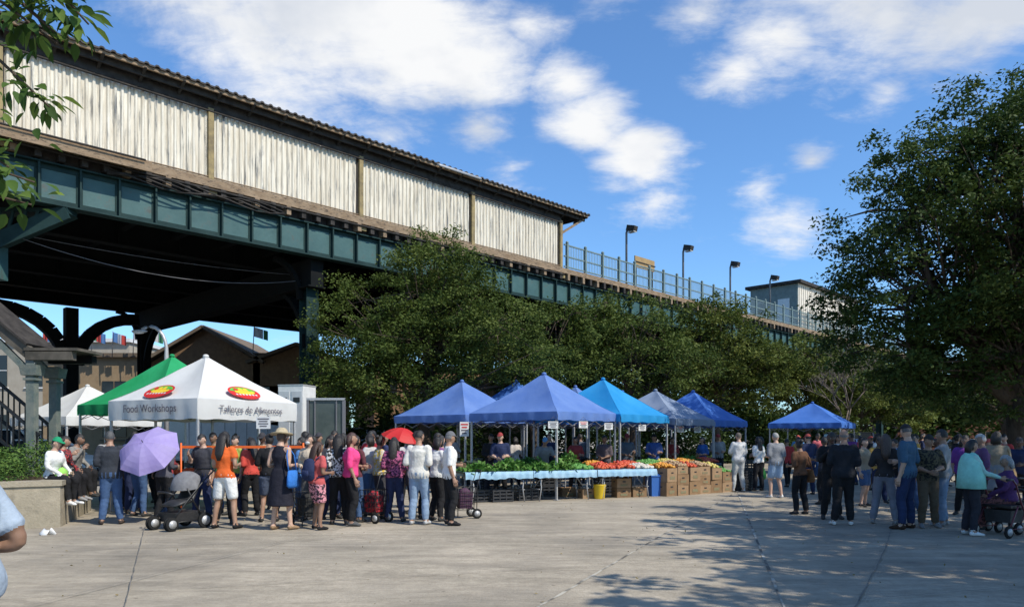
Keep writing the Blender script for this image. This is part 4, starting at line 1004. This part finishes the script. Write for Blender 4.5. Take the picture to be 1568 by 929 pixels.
def crate(mb, x, y, z, sx, sy, sz, rz, m, cardb=False):
    Rm = Matrix.Rotation(rz, 3, 'Z'); B = Vector((x, y, z))
    def bx(c, s, mm): mb.box(B+Rm @ Vector(c), s, mm, rz=rz)
    th = .014
    if cardb:
        bx((0,0,sz/2),(sx-.03,sy-.03,sz*.8),m)
        for s in (-1,1):
            bx((0,s*(sy/2-th/2),sz/2),(sx-.002,th,sz),m); bx((s*(sx/2-th/2),0,sz/2),(th,sy-.032,sz),m)
            bx((0,s*(sy/2+.002),sz*.66),(sx*.22,.006,.035),blackp); bx((s*(sx/2+.002),0,sz*.66),(.006,sy*.25,.035),blackp)
            bx((0,s*(sy/2+.003),sz*.30),(sx*.5,.006,sz*.22),mat('box_print',(.16,.20,.12),(.26,.17,.1),20,.8))
    else:
        bx((0,0,.01),(sx,sy,.02),m)
        for k_ in range(4):
            zz = .03+k_*(sz-.04)/3.0
            for s in (-1,1): bx((0,s*(sy/2),zz),(sx,th,.045),m); bx((s*(sx/2),0,zz),(th,sy,.045),m)
        for a in (-1,-.33,.33,1):
            for s in (-1,1): bx((a*(sx/2-.01),s*(sy/2+.004),sz/2),(.03,th,sz),m)
        for a in (-1,0,1):
            for s in (-1,1): bx((s*(sx/2+.004),a*(sy/2-.015),sz/2),(th,.03,sz),m)
card2 = mat('cardboard_light', (.34,.23,.14), (.27,.175,.10), 3, .85)
mb = MB(); rd = random.Random(5)
for i in range(6):
    q = Vector((4.25,20.75,0))+Vector((.40*i*math.cos(R(38)), .40*i*math.sin(R(38)), 0))*1.25
    hs_ = [(.39,.38),(.30,.29,.22),(.39,.38),(.26,.26,.26),(.39,.34),(.30,.30)][i]
    for dd in range(2):
        zc = 0
        for k_, hh in enumerate(hs_):
            crate(mb, q.x-.42*dd*math.sin(R(38))+rd.uniform(-.02,.02), q.y+.42*dd*math.cos(R(38))+rd.uniform(-.02,.02), zc, .46, .40, hh-.005, R(38+rd.uniform(-5,5)), (card,card2)[(i+k_+dd) % 2], True); zc += hh
    heap(mb, (q.x-.13,q.y+.17,zc-.02), .44,.75,.14, (org,pot,tom,pot,yel,grn)[i], .045, 70, R(38))
mb.build('stacked_produce_boxes')
mb = MB()
for (x, y, z) in ((-.3,18.9,.0),(-.85,18.8,0),(.35,19.3,0),(6.9,22.75,0),(6.9,22.75,.3),(7.15,23.3,0),(7.15,23.3,.3),(7.4,23.85,0),(7.4,23.85,.3),(7.4,23.85,.6),(-1.2,22.9,0),(-1.2,22.9,.3),(-.7,23.1,0),(1.0,20.6,0),(1.0,20.6,.3),(2.6,21.4,0),(2.6,21.4,.3),(-.2,20.2,.0)): crate(mb, x, y, z, .55, .38, .29, R(25), blackp)
mb.build('plastic_crates')
mb = MB()
for (x, y, z, m) in ((2.95,20.3,0,card),(2.95,20.3,.26,card2),(3.4,20.45,0,card),(2.0,19.95,0,card2),(1.5,20.5,0,card),(3.3,22.3,0,card),(3.3,22.3,.26,card2),(.6,21.5,0,card2)): crate(mb, x, y, z, .42, .34, .25, R(20), m, True)
mb.build('cardboard_boxes')
mb = MB()
by = mat('yellow_bucket', (.65,.45,.02), rough=.4)
V, F = loft([(2.3,19.75,0),(2.3,19.75,.02),(2.3,19.75,.36),(2.3,19.75,.38),(2.3,19.75,.37),(2.3,19.75,.05)], [.13,.135,.165,.175,.155,.12], 20); mb.add((V, F), by, True)
mb.tube([(2.3+.17*math.cos(a),19.72,.36-.12*math.sin(a)) for a in np.linspace(0,math.pi,10)], .006, galv, 5)
mb.build('yellow_bucket')
mb = MB(); bb = mat('blue_bin', (.03,.12,.4), rough=.5)
mb.box((3.95,20.75,.27),(.38,.32,.54),bb,rz=R(20),taper=1.08); mb.box((3.95,20.75,.555),(.45,.38,.04),bb,rz=R(20)); mb.box((3.95,20.75,.59),(.36,.28,.03),bb,rz=R(20)); mb.build('blue_bin')
def sign(x, y, z, wd, ht_, rz, redt=True, name='price_sign'):
    mb = MB(); Rm = Matrix.Rotation(rz, 3, 'Z'); B = Vector((x, y, z))
    mb.box(B, (wd, .012, ht_), white, rz=rz)
    lc = lr if redt else ltm
    for k_ in range(4): mb.box(B+Rm @ Vector((0,-.009,ht_*(.32-.2*k_))), (wd*(.8,.6,.7,.5)[k_], .004, ht_*.09), lc if k_ < 2 else ltm, rz=rz)
    mb.tube([B+Rm @ Vector((-wd*.4,0,ht_/2)), B+Rm @ Vector((0,0,ht_/2+.12)), B+Rm @ Vector((wd*.4,0,ht_/2))], .004, ltm, 4)
    mb.build(name)
sign(-1.37,21.6,1.85,.26,.42,R(5)); sign(1.05,19.15,1.93,.26,.18,R(8),False); sign(1.9,20.0,1.95,.26,.18,R(20)); sign(2.7,21.0,1.92,.26,.18,R(20),False); sign(3.9,22.5,1.9,.28,.18,R(30),False); sign(5.5,24.5,1.88,.28,.2,R(30)); sign(-4.95,14.95,1.90,.28,.24,R(0),False); sign(6.3,25.5,1.88,.3,.2,R(30),False)
mb = MB(); ol = mat('orange_tape', (.8,.14,.02), rough=.5); mb.box((-5.3,14.75,1.42),(2.4,.01,.05),ol)
for x in (-6.5,-4.1): mb.tube([(x,14.75,.02),(x,14.75,1.5)], .018, ol, 8); mb.tube([(x,14.75,0),(x,14.75,.04)], [.18,.15], blackp, 14)
mb.build('queue_barrier')

# ------------------------------------------------------------------ umbrellas, stroller, carts
def umbrella(name, c, axis, r, m, dep=.32, shaft=.7, ribs=8):
    mb = MB(); ax = Vector(axis).normalized(); X, Y = frame(ax, Vector((1,0,0))); c = Vector(c); V = [c+ax*dep]; F = []; n = 6
    for j_ in range(1, n+1):
        f_ = j_/n
        for i in range(ribs*4):
            th = 2*math.pi*i/(ribs*4); ph = (i % 4)/4; sc = 1-.10*math.sin(math.pi*ph)*f_**2
            V.append(c+X*(r*f_*sc*math.cos(th))+Y*(r*f_*sc*math.sin(th))+ax*(dep*(1-f_**1.9)-.02*math.sin(math.pi*ph)*f_))
    K = ribs*4
    for i in range(K): F.append((0, 1+i, 1+(i+1) % K))
    for j_ in range(n-1):
        for i in range(K): o = 1+j_*K; F.append((o+i, o+K+i, o+K+(i+1) % K, o+(i+1) % K))
    mb.add((V, F), m, False)
    for i in range(ribs):
        th = 2*math.pi*i/ribs; mb.tube([c+ax*(dep-.01)]+[c+X*(r*f_*math.cos(th))+Y*(r*f_*math.sin(th))+ax*(dep*(1-f_**1.9)-.008) for f_ in (.35,.7,1.0)], .004, black, 4)
    mb.tube([c+ax*(dep+.06), c-ax*shaft], .007, black, 6); e = c-ax*shaft
    mb.tube([e, e-ax*.05, e-ax*.08+X*.03, e-ax*.05+X*.06], .013, black, 6)
    mb.build(name)
umbrella('purple_umbrella', (-6.72,13.9,1.36), (-.05,-.76,.60), .58, mat('lilac_fabric', (.38,.30,.62), (.46,.38,.69), 3, .6, transl=.3), .26, .75)
umbrella('red_umbrella', (-2.2,15.0,1.58), (.25,-.1,1), .42, mat('red_fabric', (.65,.03,.03), rough=.6, transl=.3), .22, .6)
def stroller(x, y, rz):
    mb = MB(); gm_ = mat('stroller_grey', (.20,.20,.21), (.14,.14,.15), 10, .85)
    for s in (-1, 1):
        wheel(mb, (.30,s*.27,.14), .14, .04); wheel(mb, (-.36,s*.27,.12), .12, .04); wheel(mb,(-.36,s*.21,.12),.12,.03)
        mb.tube([(-.36,s*.25,.14),(-.05,s*.25,.5),(.30,s*.25,.85),(.52,s*.24,1.02)], .014, black, 8)
        mb.tube([(.30,s*.26,.14),(.08,s*.25,.48),(-.05,s*.25,.72)], .014, black, 8)
        mb.tube([(-.36,s*.25,.14),(.30,s*.25,.16)], .010, black, 8)
    mb.tube([(.52,-.24,1.02),(.55,-.1,1.04),(.55,.1,1.04),(.52,.24,1.02)], .02, black, 8)
    mb.add(loft([(-.25,0,.42),(-.1,0,.46),(.10,0,.50),(.20,0,.70),(.28,0,.92)], [(.2,.03),(.22,.06),(.22,.07),(.22,.05),(.2,.03)], 14, ref=(0,1,0)), blackp, True)
    V = []; F = []; nu, nv = 10, 7
    for i in range(nu+1):
        th = R(-5)+R(140)*i/nu
        for j_ in range(nv+1):
            ph = -math.pi/2+math.pi*j_/nv
            V.append((.14-.32*math.cos(th)*math.cos(ph)*.9, .26*math.sin(ph), .70+.31*math.sin(th)*max(0,math.cos(ph))**.5))
    for i in range(nu):
        for j_ in range(nv): o = i*(nv+1)+j_; F.append((o, o+1, o+nv+2, o+nv+1))
    mb.add((V, F), gm_, True)
    mb.box((.02,0,.22),(.5,.42,.16),blackp,taper=1.15)
    mb.tube([(-.28,-.22,.62),(-.36,-.1,.66),(-.36,.1,.66),(-.28,.22,.62)], .02, black, 8)
    mb.build('baby_stroller', loc=(x,y,0), rz=rz)
stroller(-5.85,13.25,R(60))
def cart(x, y, rz, m):
    mb = MB()
    for i in range(5):
        z = .18+.11*i; w2 = .15+.01*i
        for s in (-1,1): mb.tube([(-w2,s*w2,z),(w2,s*w2,z)], .006, black, 5); mb.tube([(s*w2,-w2,z),(s*w2,w2,z)], .006, black, 5)
    for a in np.linspace(-.15,.15,5):
        for s in (-1,1): mb.tube([(a,s*.15,.18),(a*1.2,s*.19,.62)], .005, black, 5); mb.tube([(s*.15,a,.18),(s*.19,a*1.2,.62)], .005, black, 5)
    V, F = boxvf((0,0,.36),(.24,.24,.32),taper=1.15); mb.add((V, F), m)
    mb.add(loft([(0,0,.50),(0,0,.55),(0,0,.60)],[(.13,.13),(.11,.10),(.05,.05)],10), m, True)
    for s in (-1,1): wheel(mb,(.2,s*.2,.1),.1,.03); mb.tube([(.2,s*.18,.1),(.21,s*.18,.62),(.3,s*.16,.95)], .009, black, 6)
    mb.tube([(.3,-.16,.95),(.3,.16,.95)], .014, black, 6); mb.tube([(-.17,-.12,.02),(-.17,-.12,.18)], .01, black, 6); mb.tube([(-.17,.12,.02),(-.17,.12,.18)], .01, black, 6)
    mb.build('shopping_cart', loc=(x,y,0), rz=rz)
cart(-2.62,14.25,R(-30),mat('cart_red',(.38,.03,.04),(.06,.02,.03),14,.8,lo=.48,hi=.52)); cart(-3.72,13.6,R(120),mat('cart_black',(.03,.03,.03),rough=.8)); cart(-.95,15.0,R(20),mat('cart_purple',(.08,.04,.07),rough=.8))
def rollator(x, y, rz):
    mb = MB(); rm = mat('rollator_frame', (.12,.02,.03), rough=.35)
    for s in (-1,1):
        for X in (-.3,.3): wheel(mb,(X,s*.27,.1),.1,.035)
        mb.tube([(-.3,s*.27,.1),(-.05,s*.26,.52),(.1,s*.26,.85),(.18,s*.26,.93),(.3,s*.26,.93)], .014, rm, 8); mb.tube([(.3,s*.27,.1),(.05,s*.26,.5)], .014, rm, 8)
        mb.tube([(.18,s*.26,.93),(.33,s*.26,.93)], .02, black, 8); mb.tube([(-.28,s*.26,.14),(.28,s*.26,.14)], .008, rm, 6)
    mb.box((0,0,.49),(.36,.46,.04),black); mb.box((0,0,.33),(.3,.4,.2),blackp,taper=1.1); mb.tube([(-.18,-.26,.75),(-.25,0,.76),(-.18,.26,.75)], .02, black, 8)
    mb.tube([(-.1,-.26,.6),(-.18,-.26,.75)], .01, rm, 6); mb.tube([(-.1,.26,.6),(-.18,.26,.75)], .01, rm, 6)
    mb.build('rollator_walker', loc=(x,y,0), rz=rz)
rollator(8.05,12.3,R(205)); rollator(8.55,12.75,R(200))

# ------------------------------------------------------------------ planter
mb = MB()
PL = [(-14,11.0),(-9.9,12.3),(-8.12,13.5),(-9.25,16.5),(-14,18.5)]
n = len(PL)
V = [(a,b,0) for a,b in PL]+[(a,b,.74) for a,b in PL]
mb.add((V, [tuple(range(n-1,-1,-1))]+[(i,(i+1)%n,(i+1)%n+n,i+n) for i in range(n)]), conc)
c0 = Vector((-11.2,14.6)); outp = [Vector(q)+(Vector(q)-c0).normalized()*.04 for q in PL]; inn = [Vector(q).lerp(c0,.16) for q in PL]
V = [(q.x,q.y,.74) for q in outp]+[(q.x,q.y,.83) for q in outp]+[(q.x,q.y,.83) for q in inn]+[(q.x,q.y,.74) for q in inn]
F = []
for i in range(n):
    k_ = (i+1) % n
    F += [(i,k_,k_+n,i+n),(i+n,k_+n,k_+2*n,i+2*n),(i+2*n,k_+2*n,k_+3*n,i+3*n),(i+3*n,k_+3*n,k_,i)]
mb.add((V, F), conc)
soil = mat('soil', (.05,.035,.025), (.08,.06,.04), 9, 1)
mb.add(([(q.x,q.y,.785) for q in inn], [tuple(range(n))]), soil)
mb.build('concrete_planter')
hedgem = leafmat('hedge_leaf', (.03,.07,.015), (.07,.14,.03), (.16,.25,.05), .2)
n = 42000
C = np.column_stack([rng.uniform(-13.5,-8.5,n), rng.uniform(12.3,17.2,n), rng.uniform(.80,1.75,n)])
line = 12.3+(C[:,0]+9.9)*.64
msk = (C[:,1] > line+.22) & (C[:,0] < -8.86-.38*np.maximum(0,C[:,1]-13.5)) & (C[:,2] < 1.42+.16*np.sin(C[:,0]*4)*np.cos(C[:,1]*3))
C = C[msk]; leaf_obj('hedge', C, .06, rng.random(len(C)), hedgem, droop=-.2)
mb = MB(); wb = mat('white_litter', (.7,.7,.7), rough=.6)
mb.add(loft([(-7.75,12.35,.0),(-7.7,12.4,.05),(-7.62,12.4,.06),(-7.55,12.42,.0)], [(.05,.03),(.08,.05),(.07,.04),(.03,.02)], 8), wb, True); mb.build('crumpled_bag')

# ------------------------------------------------------------------ trees
def tree(name, x, y, trunk_r, blobs, nclump, per, leaf, m, seed=0, clump_r=.55, gap=-.12, forkz=2.2):
    rd = random.Random(seed); r2 = np.random.default_rng(seed)
    mb = MB(); base = Vector((x, y, 0))
    top = Vector((x+rd.uniform(-.3,.3), y+rd.uniform(-.2,.2), forkz))
    mb.tube([base, base+Vector((0,0,.15)), base+Vector((.02,0,.5)), base.lerp(top,.6)+Vector((.05,0,0)), top], [trunk_r*1.6,trunk_r*1.25,trunk_r,trunk_r*.85,trunk_r*.8], bark, 12)
    vol = [(b[3]*b[4]*b[5])**.85 for b in blobs]; tot = sum(vol)
    C = []; T_ = []
    for b, v_ in zip(blobs, vol):
        bc = Vector((x+b[0], y+b[1], b[2]))
        n = int(nclump*v_/tot)
        mid = top.lerp(bc, .5)+Vector((rd.uniform(-.4,.4), rd.uniform(-.4,.4), rd.uniform(-.2,.5)))
        lp = [top-Vector((0,0,.3)), top.lerp(mid,.5)+Vector((0,0,.1)), mid, mid.lerp(bc,.6), bc+Vector((0,0,b[5]*.5))]
        mb.tube(lp, [trunk_r*.55, trunk_r*.42, trunk_r*.3, trunk_r*.2, trunk_r*.06], bark, 8)
        for i in range(n):
            d = Vector(r2.normal(size=3)).normalized(); rr_ = r2.random()**.36
            ir = 1+.34*noise.noise(d*1.7+Vector((seed*3.1, b[0], b[2])))+.18*noise.noise(d*4+Vector((seed, 0, b[1])))
            p_ = bc+Vector((d.x*b[3], d.y*b[4], d.z*b[5]))*rr_*ir
            if noise.noise(p_*.75+Vector((seed*5,0,0))) < gap: continue
            C.append(p_); T_.append(rd.random()*.6+.4*(.5+noise.noise(p_*.5)))
            if i % 3 == 0:
                s = lp[rd.choice((1,2,3,4))]; mm_ = s.lerp(p_,.5)+Vector((0,0,rd.uniform(0,.4)))
                mb.tube([s, mm_, p_], [trunk_r*.11+.01, trunk_r*.07+.006, .006], bark, 5)
    ob = mb.build(name)
    C = np.array([tuple(q) for q in C]); nC = len(C)
    idx = np.repeat(np.arange(nC), per); rr_ = clump_r*r2.uniform(.6,1.4,nC)[idx]
    off = r2.normal(size=(len(idx),3)); off /= np.linalg.norm(off,axis=1)[:,None]; off *= (r2.random(len(idx))**.5)[:,None]
    Pp = C[idx]+off*np.column_stack([rr_, rr_, rr_*.55]); Pp[:,2] -= .25*(off[:,0]**2+off[:,1]**2)*rr_
    tint = (np.array(T_)[idx]*.6+r2.random(len(idx))*.4).clip(0,1)
    leaf_obj('foliage', Pp, leaf, tint, m, ob)
    return ob
lf1 = leafmat('street_tree_leaf', (.036,.062,.013), (.085,.122,.024), (.16,.195,.048), .28)
lf2 = leafmat('dark_tree_leaf', (.022,.042,.010), (.050,.085,.018), (.105,.140,.032), .24)
lf3 = leafmat('yellowgreen_leaf', (.045,.072,.012), (.10,.13,.025), (.19,.21,.05), .28)
tree('street_tree', -2.9,26.3,.22,[(0,0,5.5,3.6,3.2,2.6),(-2.0,-.5,4.8,2.6,2.4,1.8),(2.3,0,4.7,2.5,2.4,1.8),(.2,0,7.3,2.1,1.9,1.5),(-2.8,.3,3.3,1.9,1.8,1.4),(3.5,.5,3.6,1.5,1.6,1.2),(-.8,-1,3.3,2.4,1.6,1.1)],880,120,.115,lf1,1,gap=-.20,clump_r=.50)
tree('street_tree', 5.2,33.5,.2,[(0,0,5.5,3.1,2.8,2.5),(-1.0,0,7.0,1.6,1.6,1.3),(1.8,0,4.6,2.2,2,1.8),(-1.9,0,4.4,2.1,2,1.7)],520,85,.15,lf1,2,gap=-.22)
tree('street_tree', 1.0,31.5,.2,[(0,0,4.8,2.8,2.4,2.2),(1.2,0,6.0,1.7,1.6,1.3)],280,85,.15,lf1,3,gap=-.22)
tree('street_tree', 11.0,40,.2,[(0,0,6.2,3.0,2.8,2.7),(2.4,0,5.2,2.3,2,2.1),(-2.3,0,5.1,2.3,2,2.1),(-.4,0,8.2,1.8,1.6,1.3)],500,75,.18,lf3,4,gap=-.22)
tree('street_tree', 18.5,47,.2,[(0,0,5.6,3.5,3,2.7),(2.6,0,4.4,2.4,2,2.2),(-2.4,0,5.2,2.4,2,2.1)],420,75,.2,lf3,5,gap=-.22)
tree('street_tree', 25,54,.2,[(0,0,5.4,3.6,3,2.8),(3,0,4.4,2.6,2,2.2)],320,70,.24,lf3,6)
tree('large_shade_tree', 15.2,22.5,.42,[(0,0,8.2,4.7,4.2,3.6),(-3.4,-.5,6.9,3.3,3,2.7),(1.2,0,11.2,2.9,2.8,2.0),(-3.4,0,4.6,2.6,2.6,1.7),(0,-1,4.6,3.2,2.8,1.9),(3.4,0,6.4,3.2,3,3.4),(-1.8,-.5,9.8,2.5,2.2,1.7),(-.2,0,3.3,3.6,2.6,1.0)],1400,115,.14,lf2,7,gap=-.18,forkz=2.8)
tree('shade_tree', 22,33,.3,[(0,0,5.6,4.6,4,3.2),(-3,0,4.2,3,3,1.8),(3,0,5,3,3,2.4)],460,75,.2,lf2,8,forkz=2.4)
tree('shade_tree', 30,41,.3,[(0,0,6,5,4,3.6),(-3.5,0,4.4,3,3,2)],340,70,.24,lf2,9)
# trees standing off to the right that shade the plaza
tree('shade_tree', 13.4,7.4,.3,[(0,0,8.4,4.8,4.4,2.4),(-.8,2.6,8.6,3.6,3.2,2.0),(0,-2.8,8.6,3.8,3.4,2.2)],420,60,.24,lf2,10,gap=-.42,forkz=4)
tree('shade_tree', 16.4,14.6,.3,[(0,0,8.0,4.2,3.8,2.3),(.6,2,9.4,3.0,3,2.0)],300,60,.24,lf2,11,gap=-.4,forkz=4)
tree('shade_tree', 9.4,.3,.3,[(0,0,7.4,4.6,4.2,2.2),(-2.6,-1.5,7.4,3.2,3.2,1.8),(1,3,7.6,3.4,3,2)],420,60,.24,lf2,12,gap=-.42,forkz=4)
mb = MB(); rd = random.Random(3)
bb_ = mat('bare_bark', (.16,.13,.11), (.24,.2,.17), 9, .95)
def br(p_, d, L_, r_, dep):
    q = p_+d*L_; mb.tube([p_, p_.lerp(q,.5)+Vector((rd.uniform(-.05,.05),0,.03))*L_, q], [r_, r_*.8, r_*.6], bb_, 5)
    if dep:
        for k_ in range(3 if dep > 1 else 4): br(q, (d+Vector((rd.uniform(-.8,.8), rd.uniform(-.8,.8), rd.uniform(-.1,.4)))).normalized(), L_*rd.uniform(.6,.85), r_*.6, dep-1)
br(Vector((16.4,37,0)), Vector((0,0,1)), 1.7, .09, 5); mb.build('bare_tree')
n = 24000; tt = rng.uniform(-6,46,n); ww = rng.uniform(-.6,.6,n); hh = rng.uniform(.1,2.3,n)
C = np.column_stack([-2.5+tt*.70-ww*.7, 31.0+tt*.714+ww*.7, hh*(1+.2*np.sin(tt*1.3))]); leaf_obj('hedge', C, .24, rng.random(n)*.6, lf2, droop=0)  # hedge added as a dark backdrop, standing in for shade behind the stalls
n = 42000; a = rng.uniform(0,1,n); X = 8+a*110; ctr = np.sin(X*.35)*2+np.sin(X*.11+1)*2.5
C = np.column_stack([X, 96-.28*(X-8)+rng.normal(0,2.2,n), (rng.random(n)**.6)*(8.0+ctr)+.5]); leaf_obj('distant_trees', C, .8, (rng.random(n)*.6+.2*np.sin(X)).clip(0,1), lf1, droop=0)
n = 9000; X = rng.uniform(-60,-16,n); C = np.column_stack([X, 70+rng.normal(0,2,n), (rng.random(n)**.6)*(8.5+np.sin(X*.4)*1.5)+.3]); leaf_obj('distant_trees', C, .7, rng.random(n)*.7, lf1, droop=0)

# overhanging near tree at left
mb = MB(); nl = leafmat('broad_leaf', (.03,.07,.016), (.075,.14,.028), (.20,.28,.055), .4)
tk = Vector((-6.4,5.6,0)); mb.tube([tk,tk+Vector((0,0,.3)),tk+Vector((.1,0,2.2)),tk+Vector((.2,0,4.6)),tk+Vector((.5,0,6.6))], [.3,.22,.18,.15,.08], bark, 12)
twigs = []; rd = random.Random(11)
def nb(pts, r0): mb.tube([Vector(q) for q in pts], list(np.linspace(r0,.006,len(pts))), bark, 6); twigs.append(pts)
nb([(-6.2,5.6,3.4),(-5.2,5.4,4.6),(-4.2,5.2,5.0),(-3.5,5.1,4.7),(-3.05,5.0,4.3)],.06)
nb([(-4.2,5.2,5.0),(-3.6,5.0,4.9),(-3.0,5.0,4.55),(-2.82,5.0,4.35)],.02)
nb([(-4.6,5.3,4.85),(-3.9,5.0,4.5),(-3.4,5.0,4.1),(-3.08,5.0,3.8)],.02)
nb([(-5.6,5.5,4.2),(-4.6,5.2,4.1),(-3.8,5.0,3.7),(-3.35,5.0,3.4)],.03)
nb([(-5.6,5.5,4.0),(-4.5,5.2,3.7),(-3.8,5.0,3.3),(-3.2,5.0,3.15)],.03)
nb([(-5.6,5.5,4.0),(-4.5,5.2,3.8),(-3.8,5.0,3.5),(-3.18,5.0,3.3)],.03)
nb([(-4.2,5.2,4.9),(-3.8,5.1,5.1),(-3.3,5.0,4.75),(-3.05,5.0,4.5)],.02)
nb([(-4.6,5.3,4.85),(-4.0,5.1,4.75),(-3.4,5.0,4.5),(-3.0,5.0,4.2)],.02)
Vn = []; Fn = []; Tn = []
def bleaf(p_, d, Ls, tint):
    d = d.normalized(); nrm = Vector((rd.uniform(-.6,.6), rd.uniform(-.9,.2), 1)).normalized(); b = d.cross(nrm).normalized(); nn_ = b.cross(d)
    o = len(Vn)
    for (f_, wv) in [(.0,.0),(.2,.20),(.45,.27),(.75,.17),(1,.0)]:
        cc_ = p_+d*Ls*f_-Vector((0,0,1))*Ls*.18*f_*f_
        Vn.append(cc_-b*wv*Ls+nn_*wv*.35*Ls); Vn.append(cc_); Vn.append(cc_+b*wv*Ls+nn_*wv*.35*Ls); Tn.extend([tint]*3)
    for i in range(4): a_ = o+3*i; Fn.append((a_,a_+1,a_+4,a_+3)); Fn.append((a_+1,a_+2,a_+5,a_+4))
for pts in twigs:
    P_ = [Vector(q) for q in pts]
    for s in range(len(P_)-1):
        for k_ in range(34):
            q = P_[s].lerp(P_[s+1], rd.random()); side = Vector((rd.uniform(-1,1), rd.uniform(-1,1), rd.uniform(-.8,.6))).normalized()
            e = q+side*rd.uniform(.02,.2)
            bleaf(e, side+Vector((.3,0,-.3)), rd.uniform(.08,.14), rd.random())
for k_ in range(1300):
    q = Vector((rd.uniform(-7.6,-4.2), rd.uniform(4.2,7.2), rd.uniform(4.2,7.0))); bleaf(q, Vector((rd.uniform(-1,1),rd.uniform(-1,1),rd.uniform(-1,.2))), rd.uniform(.10,.16), rd.random())
ot = mb.build('overhanging_tree')
np_mesh('foliage', np.array([tuple(q) for q in Vn]), np.array(Fn), nl, np.array(Tn), ot)
print('objects', len(bpy.data.objects))
